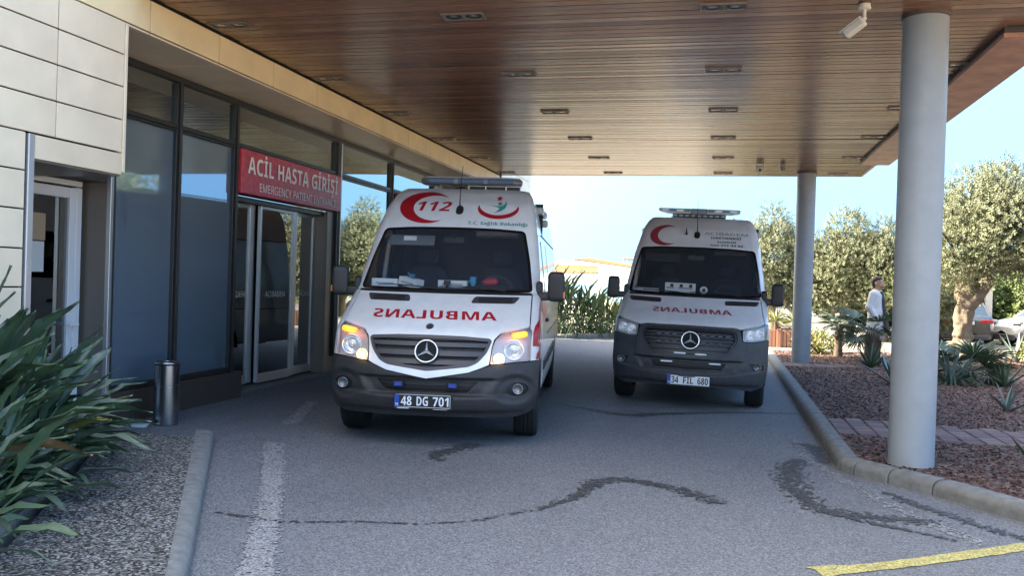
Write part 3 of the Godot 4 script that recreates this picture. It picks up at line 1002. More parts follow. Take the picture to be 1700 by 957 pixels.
# The outer skin of a van seen from ahead: how far back it lies at (x, y). Local axes: x across, y up, the rear along -z.
class Hull:
	var prof := PackedFloat32Array()
	var cy: Array
	var cc: Array
	var wy: Array
	var ww: Array
	var r := 0.12
	static func at(xs: Array, ys: Array, x: float) -> float:
		if x <= xs[0]: return ys[0]
		for i in xs.size() - 1:
			if x <= xs[i + 1]: return lerpf(ys[i], ys[i + 1], (x - xs[i]) / (xs[i + 1] - xs[i]))
		return ys[-1]
	func _init(py: Array, ps: Array, cy_: Array, cc_: Array, wy_: Array, ww_: Array) -> void:
		cy = cy_; cc = cc_; wy = wy_; ww = ww_
		for i in 280:
			var sum := 0.0
			for k in range(-4, 5): sum += at(py, ps, (i + k) * 0.01) * (5 - absi(k))
			prof.append(sum / 25.0)
	func W(y: float) -> float:
		return (at(wy, ww, y - 0.03) + at(wy, ww, y) + at(wy, ww, y + 0.03)) / 3.0
	func S(x: float, y: float) -> float:
		var f := clampf(y * 100.0, 0, 278.0)
		var i := int(f)
		var s := lerpf(prof[i], prof[i + 1], f - i)
		var w := W(y)
		var a := minf(absf(x), w)
		s += at(cy, cc, y) * pow(a, 2.6)
		var d := a - (w - r)
		if d > 0: s += r * (1.0 - sqrt(maxf(0.0, 1.0 - (d / r) * (d / r))))
		return s
	func F(q: Vector2, off := 0.0) -> Vector3: return Vector3(q.x, q.y, -S(q.x, q.y) + off)
	func edge(y: float) -> float: return S(W(y), y)
	func side(sg: float, q: Vector2, off := 0.0) -> Vector3: return Vector3(sg * (W(q.y) + off), q.y, -q.x)

func both(half: Array) -> PackedVector2Array:
	# right half given from the top centre line down to the bottom centre line
	var p := PackedVector2Array()
	for q in half: p.append(Vector2(q[0], q[1]))
	for i in range(half.size() - 1, -1, -1):
		if absf(half[i][0]) > 1e-4: p.append(Vector2(-half[i][0], half[i][1]))
	return p

func front(mb: MB, sk: Hull, p: PackedVector2Array, off := 0.0, holes := [], skirt := 0.0, cell := 0.06) -> void:
	lifted(mb, p, cell, func(q): return sk.F(q, off), Vector3.BACK, holes, skirt, cell * 0.6)

func flank(mb: MB, sk: Hull, sg: float, p: PackedVector2Array, off := 0.0, holes := [], skirt := 0.0, cell := 0.25) -> void:
	lifted(mb, p, cell, func(q): return sk.side(sg, q, off), Vector3(sg, 0, 0), holes, skirt, 0.07)

# wall along the outline of p from depth f0 to f1 behind the skin
func ring_wall(mb: MB, sk: Hull, p: PackedVector2Array, f0: float, f1: float, inward := true) -> void:
	var c := Vector2.ZERO
	for q in p: c += q / p.size()
	for i in p.size():
		var a := p[i]
		var b := p[(i + 1) % p.size()]
		var o := c - (a + b) * 0.5
		mb.quad(sk.F(a, f0), sk.F(b, f0), sk.F(b, f1), sk.F(a, f1), Vector3(o.x, o.y, 0) * (1.0 if inward else -1.0))

func puff(mb: MB, at: Vector3, r: Vector3, e := 0.35, turn := Basis.IDENTITY, rows := 12, cols := 24) -> void:
	var f := func(t: float) -> float: return signf(t) * pow(absf(t), e)
	var g := []
	for i in rows + 1:
		var a := -PI / 2 + PI * i / rows
		var row := []
		for k in cols + 1:
			var t := TAU * k / cols
			row.append(at + turn * (Vector3(f.call(cos(a)) * f.call(cos(t)), f.call(sin(a)), f.call(cos(a)) * f.call(sin(t))) * r))
		g.append(row)
	mb.sheet(g, Vector3.UP, at)

func torus(mb: MB, at: Vector3, big: float, small: float, t := Basis.IDENTITY, k := 40, m := 10) -> void:
	var g := []
	for i in k:
		var n0 := TAU * i / k
		var n1 := TAU * (i + 1) / k
		for j in m:
			var q := []
			var nn := []
			for e in [[n0, j], [n1, j], [n1, j + 1], [n0, j + 1]]:
				var a: float = e[0]
				var b: float = TAU * e[1] / m
				var d := Vector3(cos(a), sin(a), 0)
				var no := d * cos(b) + Vector3(0, 0, 1) * sin(b)
				q.append(at + t * (d * big + no * small)); nn.append(t * no)
			mb.t3(q[0], q[1], q[2], nn[0], nn[1], nn[2]); mb.t3(q[0], q[2], q[3], nn[0], nn[2], nn[3])

func wheel(par: Node, at: Vector3, steer: float, sg: float) -> void:
	var w := Node3D.new()
	w.name = numbered(par, "wheel")
	par.add_child(w)
	w.position = at; w.rotation.y = steer
	var t := Transform3D(Basis(Vector3.BACK, -sg * PI / 2), Vector3.ZERO)
	var b := MB.new()
	var pr := [Vector2(0.215, -0.11), Vector2(0.25, -0.118), Vector2(0.31, -0.122), Vector2(0.338, -0.108), Vector2(0.348, -0.085)]
	for g in [-0.058, -0.02, 0.02, 0.058]:
		pr.append_array([Vector2(0.352, g - 0.006), Vector2(0.343, g - 0.005), Vector2(0.343, g + 0.005), Vector2(0.352, g + 0.006)])
	pr.append_array([Vector2(0.348, 0.085), Vector2(0.338, 0.108), Vector2(0.31, 0.122), Vector2(0.25, 0.118), Vector2(0.215, 0.11), Vector2(0.215, -0.11)])
	b.lathe(pr, 48, t, true)
	obj("tyre", b, mats.tyre, w)
	b = MB.new()
	b.lathe([Vector2(0.215, 0.10), Vector2(0.205, 0.108), Vector2(0.19, 0.09), Vector2(0.17, 0.04), Vector2(0.12, 0.055), Vector2(0.075, 0.075), Vector2(0.07, 0.10), Vector2(0.0, 0.105)], 32, t, false)
	b.lathe([Vector2(0.215, 0.10), Vector2(0.215, -0.11)], 32, t)
	obj("rim", b, mats.rim, w)

func star_mark(par: Node, at: Vector3, r: float, lean: float) -> void:
	var t := Basis(Vector3.RIGHT, lean)
	var b := MB.new()
	b.lathe([Vector2(r, 0.0), Vector2(0.0, 0.0)], 32, Transform3D(t * Basis(Vector3.RIGHT, PI / 2), at + t * Vector3(0, 0, -0.008)))
	obj("emblem_plate", b, mat("matt_black", Color(0.01, 0.01, 0.011), 0.95), par)
	b = MB.new()
	torus(b, at, r, r * 0.085, t)
	for i in 3:
		var a := PI / 2 + i * TAU / 3
		var tip := at + t * Vector3(cos(a) * r, sin(a) * r, 0)
		var c := at + t * Vector3(0, 0, r * 0.2)
		for s in [-1, 1]:
			var w := at + t * (Vector3(cos(a + s * PI / 3), sin(a + s * PI / 3), 0) * r * 0.17)
			b.tri(tip, c, w, t * Vector3(cos(a + s * PI / 2), sin(a + s * PI / 2), 1.0))
	obj("star_emblem", b, mats.chrome, par)

func crescent(cx: float, cy: float, rx: float, ry: float, dx: float, k: float, turn := 0.0) -> PackedVector2Array:
	var p := Geometry2D.clip_polygons(ellipse(0, 0, rx, ry, 48), ellipse(dx, 0, rx * k, ry * k, 48))
	var q := PackedVector2Array()
	for v in p[0]: q.append(v.rotated(turn) + Vector2(cx, cy))
	return q

func vehicle_materials() -> void:
	var w := rough_mat("van_white", Color(0.86, 0.87, 0.88), 0.32, noise_tex("grime", 0.010, 0.90, 1.0, false, 512, 0.7, 0.0, 6), 1.6, null, 1.0, false)
	w.clearcoat_enabled = true; w.clearcoat = 0.8; w.clearcoat_roughness = 0.06
	var w2 := rough_mat("van_silver_white", Color(0.85, 0.86, 0.88), 0.32, tex["grime"], 1.9, null, 1.0, false)
	w2.clearcoat_enabled = true; w2.clearcoat = 0.8; w2.clearcoat_roughness = 0.08
	rough_mat("bumper_plastic", Color(0.052, 0.049, 0.053), 0.55, noise_tex("dust", 0.012, 0.62, 1.0, false, 512, 0.75, 0.0, 6), 0.9, tex["grain_n"], 0.15, false)
	rough_mat("bumper_grey", Color(0.066, 0.071, 0.081), 0.55, tex["dust"], 0.9, tex["grain_n"], 0.15, false)
	mat("grille_plastic", Color(0.055, 0.052, 0.058), 0.42)
	rough_mat("tyre", Color(0.022, 0.022, 0.023), 0.85, tex["fine"], 0.3, null, 1.0, false)
	mat("rim", Color(0.33, 0.34, 0.35), 0.4, 0.7)
	mat("chrome", Color(0.82, 0.83, 0.85), 0.22, 0.75)
	glass("windscreen", Color(0.07, 0.10, 0.14), 0.24)  # bluish diffuse tint painted in for the haze of reflections on the glass
	glass("lens", Color(0.85, 0.9, 0.95), 0.10)
	mat("frit", Color(0.008, 0.008, 0.009), 0.15)
	mat("side_glass", Color(0.13, 0.14, 0.15), 0.03, 1.0)
	mat("red_film", Color(0.42, 0.010, 0.022), 0.4)
	mat("faded_red", Color(0.34, 0.045, 0.065), 0.45)
	mat("green_film", Color(0.03, 0.30, 0.25), 0.4)
	mat("grey_film", Color(0.18, 0.19, 0.21), 0.45)
	mat("navy_film", Color(0.035, 0.04, 0.055), 0.45)
	mat("plate_white", Color(0.75, 0.77, 0.80), 0.4)
	mat("plate_black", Color(0.012, 0.012, 0.014), 0.35)
	mat("plate_blue", Color(0.015, 0.07, 0.35), 0.4)
	glow("amber_lamp", Color(1.0, 0.42, 0.03), 0.17)
	glow("warm_lamp", Color(1.0, 0.78, 0.36), 0.22)
	mat("amber", Color(0.65, 0.20, 0.02), 0.25)
	mat("blue_lamp", Color(0.03, 0.07, 0.38), 0.2)
	mat("led_white", Color(0.85, 0.87, 0.9), 0.3)
	mat("bar_lens", Color(0.10, 0.105, 0.115), 0.15)
	mat("bar_clear", Color(0.34, 0.35, 0.36), 0.2)
	mat("cab_dark", Color(0.022, 0.022, 0.025), 0.8)
	mat("dash", Color(0.028, 0.028, 0.030), 0.7)
	mat("seat_cloth", Color(0.035, 0.037, 0.045), 0.95)
	mat("visor", Color(0.16, 0.175, 0.19), 0.8)
	mat("mirror_glass", Color(0.7, 0.72, 0.74), 0.02, 1.0)
	mat("card", Color(0.88, 0.92, 0.93), 0.7)
	mat("card_print", Color(0.18, 0.32, 0.40), 0.7)
	mat("glove_blue", Color(0.06, 0.33, 0.55), 0.6)

func ambulances() -> void:
	vehicle_materials()
	var wy := [0.25, 0.45, 0.70, 0.95, 1.15, 1.42, 1.80, 2.10, 2.40, 2.52, 2.60, 2.64]
	var ww := [0.94, 0.99, 1.0, 0.995, 0.985, 0.968, 0.920, 0.880, 0.825, 0.785, 0.735, 0.69]
	var old := Hull.new([0.25, 0.40, 0.55, 0.70, 0.78, 0.82, 1.0, 1.07, 1.15, 1.25, 1.33, 1.42, 1.45, 2.10, 2.2, 2.4, 2.55, 2.62, 2.70, 2.8], [0.10, 0.03, 0.0, 0.02, 0.05, 0.08, 0.15, 0.21, 0.36, 0.56, 0.72, 0.90, 0.94, 1.52, 1.62, 1.86, 2.14, 2.36, 2.8, 3.4],
		[0.25, 0.78, 1.0, 1.42, 2.1, 2.7], [0.34, 0.34, 0.30, 0.22, 0.17, 0.17], wy, ww)
	var a := thing("ambulance", V(-2.60, 0, 7.82), "white ambulance numbered 112 with glowing orange indicators nearest the entrance doors", "ambulance", "ambulances under the canopy", deg_to_rad(8.6))
	van(a, old, true)
	var neu := Hull.new([0.25, 0.40, 0.55, 0.70, 0.80, 0.85, 1.0, 1.08, 1.15, 1.25, 1.35, 1.44, 1.47, 2.12, 2.2, 2.4, 2.55, 2.62, 2.70, 2.8], [0.10, 0.03, 0.0, 0.02, 0.04, 0.05, 0.10, 0.15, 0.30, 0.54, 0.76, 0.96, 1.0, 1.56, 1.66, 1.90, 2.18, 2.40, 2.8, 3.4],
		[0.25, 0.78, 1.0, 1.42, 2.1, 2.7], [0.34, 0.34, 0.30, 0.22, 0.17, 0.17], wy, ww)
	var b := thing("ambulance", V(-0.415, -0.012, 11.60), "white ambulance with grey bumper and grey grille parked behind, near the kerb", "ambulance", "ambulances under the canopy")
	b.rotation = Vector3(0, deg_to_rad(0.0), deg_to_rad(-1.26))
	van(b, neu, false)
	dash_things(a, b)

func van(o: Node3D, sk: Hull, first: bool) -> void:
	var paint: Material = mats.van_white if first else mats.van_silver_white
	var plastic: Material = mats.bumper_plastic if first else mats.bumper_grey
	var len := 6.9
	var ax := [1.0, 5.32]
	var b := MB.new()
	# ---- nose
	var grille: PackedVector2Array
	var hood: PackedVector2Array
	var bump: PackedVector2Array
	var lamp: PackedVector2Array
	var holes := []
	if first:
		grille = rounded(both([[0, 1.028], [0.30, 1.025], [0.555, 1.008], [0.575, 0.985], [0.535, 0.88], [0.46, 0.79], [0.38, 0.752], [0, 0.705]]), 0.03)
		hood = both([[0, 1.415], [0.45, 1.417], [0.88, 1.422], [0.893, 1.20], [0.90, 1.118], [0.77, 1.092], [0.645, 1.062], [0.592, 1.0], [0.575, 0.93], [0.56, 0.775], [0.50, 0.748], [0.38, 0.703], [0, 0.638]])
		bump = both([[0, 0.630], [0.38, 0.695], [0.50, 0.738], [0.57, 0.764], [0.75, 0.785], [0.93, 0.797], [1.001, 0.80], [1.0, 0.60], [0.985, 0.42], [0.95, 0.33], [0.80, 0.285], [0, 0.285]])
		lamp = rounded(poly([[0.570, 0.775], [0.75, 0.795], [0.925, 0.806], [0.928, 0.95], [0.925, 1.08], [0.90, 1.108], [0.78, 1.085], [0.655, 1.052], [0.602, 0.99], [0.585, 0.93]]), 0.02, 3)
		holes = [both([[0, 0.622], [0.47, 0.615], [0.37, 0.515], [0, 0.515]]), ellipse(0.82, 0.548, 0.10, 0.062), ellipse(-0.82, 0.548, 0.10, 0.062)]
	else:
		grille = rounded(both([[0, 1.035], [0.51, 1.032], [0.585, 1.005], [0.605, 0.90], [0.50, 0.735], [0.41, 0.69], [0, 0.672]]), 0.03)
		hood = both([[0, 1.425], [0.45, 1.428], [0.885, 1.438], [0.905, 1.25], [0.935, 1.128], [0.80, 1.095], [0.64, 1.052], [0.56, 1.072], [0, 1.078]])
		bump = both([[0, 1.068], [0.55, 1.062], [0.628, 1.035], [0.662, 0.893], [0.77, 0.885], [0.965, 0.915], [0.998, 0.92], [1.0, 0.60], [0.985, 0.42], [0.95, 0.33], [0.80, 0.27], [0.5, 0.30], [0, 0.30]])
		lamp = rounded(poly([[0.668, 0.902], [0.77, 0.895], [0.975, 0.925], [0.965, 1.115], [0.82, 1.085], [0.66, 1.042]]), 0.02, 3)
		holes = [grille, both([[0, 0.612], [0.47, 0.612], [0.42, 0.525], [0, 0.518]]), rounded(poly([[0.745, 0.625], [0.93, 0.615], [0.95, 0.545], [0.82, 0.525]]), 0.03), rounded(poly([[-0.745, 0.625], [-0.82, 0.525], [-0.95, 0.545], [-0.93, 0.615]]), 0.03)]
	# dark shell behind all the gaps
	front(b, sk, both([[0, 1.40], [0.93, 1.40], [0.955, 0.9], [0.93, 0.36], [0, 0.30]]), -0.11, [], 0.0, 0.12)
	obj("engine_bay", b, mats.black, o)
	b = MB.new()
	front(b, sk, hood, 0.0, [grille] if first else [], 0.02, 0.05)
	obj("bonnet", b, paint, o)
	b = MB.new()
	var shape := func(q: Vector2) -> Vector3:
		var x := absf(q.x)
		var f := 0.0
		if first:
			f += 0.035 * smoothstep(0.505, 0.465, q.y) * smoothstep(0.325, 0.36, q.y) * smoothstep(0.95, 0.7, x)
			f -= 0.035 * smoothstep(0.465, 0.50, q.y) * smoothstep(0.66, 0.62, q.y) * smoothstep(0.58, 0.44, x - (q.y - 0.5) * 0.9)
			f -= 0.030 * smoothstep(0.15, 0.09, Vector2((x - 0.80) * 0.75, q.y - 0.55).length())
		else:
			f += 0.03 * smoothstep(0.47, 0.43, q.y - 0.10 * x * x) * smoothstep(0.32, 0.36, q.y) * smoothstep(0.98, 0.8, x)
			f -= 0.030 * smoothstep(0.49, 0.52, q.y) * smoothstep(0.66, 0.63, q.y) * smoothstep(0.60, 0.53, x - (q.y - 0.5) * 0.6)
			f += 0.018 * smoothstep(0.70, 0.66, x) * smoothstep(0.63, 0.66, q.y)
		return sk.F(q, f)
	lifted(b, bump, 0.025, shape, Vector3.BACK, holes, 0.05, 0.014)
	for sg in [-1.0, 1.0]:
		var top := 0.80 if first else 0.92
		var sp := PackedVector2Array()
		for i in 8:
			var y := lerpf(0.33, top, i / 7.0)
			sp.append(Vector2(sk.edge(y), y))
		sp.append(Vector2(0.86, top))
		for i in 7:
			var t := deg_to_rad(108.0 + 72.0 * i / 6.0)
			sp.append(Vector2(ax[0] + 0.43 * cos(t), 0.35 + 0.43 * sin(t)))
		flank(b, sk, sg, sp, 0.0, [], 0.03, 0.08)
	obj("bumper", b, plastic, o)
	b = MB.new()
	front(b, sk, holes[0] if first else holes[1], -0.07)
	for y in [0.545, 0.575]:
		front(b, sk, poly([[-0.43, y], [0.43, y], [0.43, y + 0.008], [-0.43, y + 0.008]]), -0.045, [], 0.02, 0.1)
	obj("air_intake", b, mats.black, o)
	# fenders beside the bonnet
	for sg in [-1.0, 1.0]:
		var f := poly([[0.935, 0.806], [1.0, 0.808], [0.992, 1.0], [0.985, 1.15], [0.969, 1.418], [0.893, 1.418], [0.905, 1.22], [0.912, 1.118], [0.936, 1.085]]) if first else poly([[0.985, 0.925], [0.998, 0.926], [0.990, 1.1], [0.984, 1.2], [0.968, 1.43], [0.898, 1.43], [0.918, 1.25], [0.947, 1.130], [0.976, 1.12]])
		b = MB.new()
		front(b, sk, f if sg > 0 else mirrored(f), 0.0, [], 0.015, 0.04)
		var fd := obj("fender", b, paint, o)
		if first and sg > 0:
			b = MB.new()
			front(b, sk, poly([[0.945, 0.94], [1.0, 0.93], [0.992, 1.0], [0.984, 1.18], [0.950, 1.12], [0.942, 1.06]]), 0.004, [], 0.0, 0.03)
			front(b, sk, poly([[0.975, 0.815], [1.0, 0.812], [0.996, 0.89], [0.985, 0.87]]), 0.004, [], 0.0, 0.03)
			obj("red_stripe", b, mats.red_film, fd)
	# grille
	var g := MB.new()
	front(g, sk, grille, -0.055)
	ring_wall(g, sk, grille, 0.0, -0.055)
	var inner: PackedVector2Array = Geometry2D.offset_polygon(grille, -0.028)[0]
	front(g, sk, grille, 0.002, [inner], 0.02)
	var grm: Material = mats.grille_plastic if first else mat("grille_dark", Color(0.022, 0.024, 0.028), 0.4)
	var gr := obj("grille", g, grm, o)
	var bars: Array = [[0.985, 1.012], [0.925, 0.962], [0.842, 0.880], [0.765, 0.800]] if first else [[0.995, 1.016], [0.955, 0.973], [0.915, 0.933], [0.868, 0.888], [0.826, 0.842], [0.765, 0.785], [0.715, 0.735]]
	for q in bars:
		var clip := Geometry2D.intersect_polygons(Geometry2D.offset_polygon(grille, -0.02)[0], poly([[-0.7, q[0]], [0.7, q[0]], [0.7, q[1]], [-0.7, q[1]]]))
		for piece in clip:
			g = MB.new()
			front(g, sk, piece, -0.012 if first else -0.02, [], 0.03, 0.08)
			obj("grille_bar", g, grm, gr)
	if first:
		var dots := MB.new()
		for row in [0.972, 0.905, 0.893, 0.822, 0.812, 0.745]:
			for i in 66:
				var x := -0.49 + i * 0.0151 + (0.007 if row in [0.893, 0.812] else 0.0)
				if absf(x) < 0.115 or not Geometry2D.is_point_in_polygon(Vector2(x, row), inner): continue
				var c = sk.F(Vector2(x, row), -0.052)
				for k in 6:
					dots.tri(c, c + Vector3(cos(k * PI / 3), sin(k * PI / 3), 0) * 0.0062, c + Vector3(cos((k + 1) * PI / 3), sin((k + 1) * PI / 3), 0) * 0.0062, Vector3.BACK)
		tag(obj("grille_mesh", dots, mat("mesh_grey", Color(0.005, 0.005, 0.005), 0.6), gr), "", "", "", "stuff")
		star_mark(gr, sk.F(Vector2(-0.015, 0.882), 0.030), 0.103, -0.30)
	else:
		star_mark(gr, sk.F(Vector2(0.018, 0.885), 0.030), 0.108, -0.22)
		for sg in [-1.0, 1.0]:
			for r in 2:
				for i in (4 if sg > 0 else 3) - (1 if r == 1 and sg > 0 else 0):
					g = MB.new()
					puff(g, sk.F(Vector2(sg * (0.185 + i * 0.098), 0.945 - r * 0.092), -0.008), Vector3(0.034, 0.011, 0.012), 0.4)
					obj("grille_lamp", g, mat("lamp_slate", Color(0.07, 0.075, 0.13), 0.25), gr)
		for q in [[-0.105, 0.717], [0.155, 0.714], [-0.265, 0.602], [0.335, 0.603]]:
			g = MB.new()
			puff(g, sk.F(Vector2(q[0], q[1]), 0.004 if q[1] > 0.65 else -0.02), Vector3(0.074, 0.0095, 0.012), 0.3)
			obj("led_lamp", g, mats.led_white, o)
	# headlights
	for sg in [-1.0, 1.0]:
		var p := lamp if sg > 0 else mirrored(lamp)
		var h := MB.new()
		front(h, sk, p, -0.085)
		ring_wall(h, sk, p, -0.002, -0.085)
		var hl := obj("headlight", h, mat("lamp_housing", Color(0.42, 0.44, 0.46), 0.45, 0.1), o)
		var spots := [[0.772, 0.905, 0.098, false], [0.645, 0.822, 0.055, true]] if first else [[0.76, 0.975, 0.066, false], [0.865, 0.995, 0.060, false]]
		for q in spots:
			h = MB.new()
			var at = sk.F(Vector2(sg * q[0], q[1]), -0.03)
			var r: float = q[2]
			h.lathe([Vector2(r, 0.0), Vector2(r * 0.92, 0.006), Vector2(r * 0.85, -0.004), Vector2(r * 0.6, -0.03), Vector2(r * 0.28, -0.045), Vector2(r * 0.25, -0.02), Vector2(0, -0.012)], 24, Transform3D(Basis(Vector3.RIGHT, PI / 2), at), false)
			obj("reflector", h, mats.chrome, hl)
			if q[3]:
				h = MB.new()
				h.ball(at + Vector3(0, 0, -0.004), Vector3(r * 0.62, r * 0.55, 0.014), 8, 14)
				obj("lit_lamp", h, mats.warm_lamp, hl)
				lamp_light(hl, at + Vector3(0, 0, 0.05), Color(1.0, 0.78, 0.42), 0.004, 0.03)
		if first:
			h = MB.new()
			puff(h, sk.F(Vector2(sg * 0.815, 1.042), -0.035), Vector3(0.078, 0.030, 0.022), 0.5, Basis(Vector3.BACK, sg * 0.18))
			obj("indicator_lamp", h, mats.amber_lamp, hl)
			lamp_light(hl, sk.F(Vector2(sg * 0.815, 1.042), 0.04), Color(1.0, 0.45, 0.08), 0.004, 0.04)
		else:
			h = MB.new()
			front(h, sk, poly([[0.70, 0.925], [0.945, 0.945], [0.945, 0.955], [0.70, 0.935]]) if sg > 0 else poly([[-0.70, 0.925], [-0.945, 0.945], [-0.945, 0.955], [-0.70, 0.935]]), -0.03, [], 0.01)
			obj("light_strip", h, mats.led_white, hl)
		h = MB.new()
		front(h, sk, p, 0.004, [], 0.0, 0.035)
		obj("lens", h, mats.lens, hl)
		# fog lamp in its dark well
		h = MB.new()
		front(h, sk, holes[-1] if (sg > 0) == first else holes[-2], -0.05)
		var c2 := Vector2(sg * 0.825, 0.548) if first else Vector2(sg * 0.865, 0.578)
		var fl := obj("fog_light", h, mats.black, o)
		h = MB.new()
		h.lathe([Vector2(0.046, -0.01), Vector2(0.050, 0.012), Vector2(0.043, 0.014), Vector2(0.036, 0.0), Vector2(0.016, -0.012), Vector2(0.0, -0.012)], 22, Transform3D(Basis(Vector3.RIGHT, PI / 2), sk.F(c2, -0.028)), false)
		obj("reflector", h, mat("fog_reflector", Color(0.22, 0.22, 0.23), 0.25, 0.5), fl)
	if first:
		for q in [-0.255, 0.245]:
			h_box(o, "blue_flasher", sk.F(Vector2(q, 0.578), -0.015), Vector3(0.10, 0.055, 0.04), mats.black, "lens", Vector3(0.072, 0.034, 0.02), mats.blue_lamp)
	# number plate
	var py := 0.428 if first else 0.372
	var pz = sk.F(Vector2(-0.015 if first else 0.02, py), 0.035)
	b = MB.new()
	b.box(pz, Vector3(0.545, 0.140, 0.012), 0.004)
	var pl := obj("number_plate", b, mats.plate_black, o)
	b = MB.new()
	b.box(pz + Vector3(0, 0.006, 0.009), Vector3(0.522, 0.115, 0.006), 0.002)
	obj("plate_sheet", b, mats.plate_black if first else mats.plate_white, pl)
	if first:
		b = MB.new()
		for q in [[0, 0.062, 0.50, 0.004], [0, -0.050, 0.50, 0.004], [0.249, 0.006, 0.004, 0.112], [-0.18, -0.062, 0.11, 0.006], [0.16, -0.065, 0.13, 0.003]]: b.box(pz + Vector3(q[0], q[1], 0.0135), Vector3(q[2], q[3], 0.001))
		obj("plate_border", b, mats.plate_white, pl)
	b = MB.new()
	b.box(pz + Vector3(-0.239, 0.006, 0.0125), Vector3(0.042, 0.114, 0.003))
	obj("country_band", b, mats.plate_blue, pl)
	b = MB.new()
	var zt = pz.z + 0.0155
	letters(b, "TR", font("Droid Sans", 700), pz.x - 0.239, pz.y - 0.028, 0.030, 0.022, func(u): return Vector3(u.x, u.y, zt), Vector3.BACK)
	obj("country_code", b, mats.plate_white, pl)
	b = MB.new()
	var parts := [["48", -0.152, 0.098], ["DG", -0.005, 0.105], ["701", 0.163, 0.145]] if first else [["34", -0.165, 0.088], ["FIL", 0.0, 0.125], ["680", 0.180, 0.130]]
	for q in parts: letters(b, q[0], font("Droid Sans", 700), pz.x + q[1], pz.y + 0.006, q[2], 0.082, func(u): return Vector3(u.x, u.y, zt), Vector3.BACK)
	obj("plate_number", b, mats.plate_white if first else mats.plate_black, pl)
	# ---- windscreen and cab shell
	var y0 := 1.425 if first else 1.44
	var y1 := 2.100 if first else 2.118
	var wb := 0.890 if first else 0.905
	var wt := 0.762 if first else 0.80
	var ws := rounded(both([[0, y1 + 0.012], [wt * 0.6, y1 + 0.006], [wt, y1 - 0.012], [lerpf(wb, wt, 0.5) + 0.012, (y0 + y1) * 0.5], [wb, y0 + 0.012], [wb * 0.6, y0 + 0.002], [0, y0 - 0.004]]), 0.05)
	var shell := both([[0, 2.60], [0.70, 2.60], [sk.W(2.55), 2.55], [sk.W(2.47), 2.47], [sk.W(2.38), 2.38], [sk.W(2.25), 2.25], [sk.W(2.1), 2.1], [sk.W(1.95), 1.95], [sk.W(1.8), 1.8], [sk.W(1.6), 1.6], [sk.W(1.425), 1.425], [0, 1.41]])
	b = MB.new()
	front(b, sk, shell, 0.0, [ws], 0.012, 0.05)
	obj("cab_shell", b, paint, o)
	b = MB.new()
	front(b, sk, ws, -0.002, [], 0.0, 0.07)
	var wsn := obj("windscreen", b, mats.windscreen, o)
	b = MB.new()
	front(b, sk, ws, 0.001, [rounded(Geometry2D.offset_polygon(ws, -0.026)[0], 0.03)], 0.004, 0.06)
	obj("black_border", b, mats.frit, wsn)
	b = MB.new()
	front(b, sk, both([[0, y0 + 0.008], [0.885, y0 + 0.008], [0.88, y0 - 0.014], [0, y0 - 0.018]]), 0.012, [], 0.03)
	obj("cowl", b, mats.black, o)
	for q in [[0.62, -0.05], [-0.05, -0.70]]:
		b = MB.new()
		var pts := []
		var rr := []
		for i in 9:
			var t := i / 8.0
			pts.append(sk.F(Vector2(lerpf(q[0], q[1], t), y0 + 0.02 + 0.045 * sin(t * PI * 0.6) * (1.0 - 0.3 * t)), 0.022)); rr.append(0.008 - 0.003 * t)
		b.tube(pts, rr, 6)
		obj("wiper", b, mats.black, o)
	# bonnet vents
	for sg in [-1.0, 1.0]:
		var v := rounded(poly([[0.33, 1.385], [0.775, 1.39], [0.725, 1.325], [0.30, 1.322]]) if first else poly([[0.42, 1.392], [0.875, 1.402], [0.84, 1.342], [0.42, 1.335]]), 0.025)
		b = MB.new()
		front(b, sk, v if sg > 0 else mirrored(v), 0.006, [], 0.01)
		var vn := obj("bonnet_vent", b, mats.grille_plastic, o)
		b = MB.new()
		for k in 3:
			var yy := 1.336 + k * 0.016 + (0.0 if first else 0.012)
			front(b, sk, poly([[sg * 0.37 if first else sg * 0.45, yy], [sg * 0.70 if first else sg * 0.82, yy], [sg * 0.70 if first else sg * 0.82, yy + 0.007], [sg * 0.37 if first else sg * 0.45, yy + 0.007]]), 0.011, [], 0.006)
		obj("vent_slats", b, mats.black, vn)
	# ---- writing
	var lift := func(q: Vector2) -> Vector3: return sk.F(q, 0.006)
	var l := MB.new()
	if first: letters(l, "AMBULANS", font("Droid Sans", 700), -0.02, 1.205, 1.20, 0.075, lift, Vector3.BACK, true, 0.25)
	else: letters(l, "AMBULANS", font("Droid Sans", 700), 0.0, 1.245, 1.02, 0.056, lift, Vector3.BACK, true, 0.25)
	obj("lettering", l, mats.red_film if first else mats.faded_red, o)
	var moon := crescent(-0.36, 2.345, 0.305, 0.195, 0.10, 0.80, -0.08) if first else crescent(-0.475, 2.30, 0.225, 0.162, 0.075, 0.82, 0.05)
	l = MB.new()
	front(l, sk, moon, 0.005)
	obj("crescent", l, mats.red_film if first else mats.faded_red, o)
	l = MB.new()
	if first:
		letters(l, "112", font("Droid Sans", 700), -0.275, 2.355, 0.385, 0.115, lift, Vector3.BACK, false, 0.25)
		obj("lettering", l, mats.red_film, o)
		l = MB.new()
		var ring: PackedVector2Array = Geometry2D.clip_polygons(ellipse(0.44, 2.345, 0.225, 0.125, 40), ellipse(0.44, 2.40, 0.215, 0.135, 40))[0]
		front(l, sk, ring, 0.005)
		var st := PackedVector2Array()
		for i in 10: st.append(Vector2(0.435, 2.475) + Vector2(sin(TAU * i / 10), cos(TAU * i / 10)) * (0.042 if i % 2 == 0 else 0.018))
		front(l, sk, st, 0.005)
		obj("ministry_emblem", l, mats.red_film, o)
		l = MB.new()
		front(l, sk, ellipse(0.452, 2.405, 0.023, 0.020), 0.006)
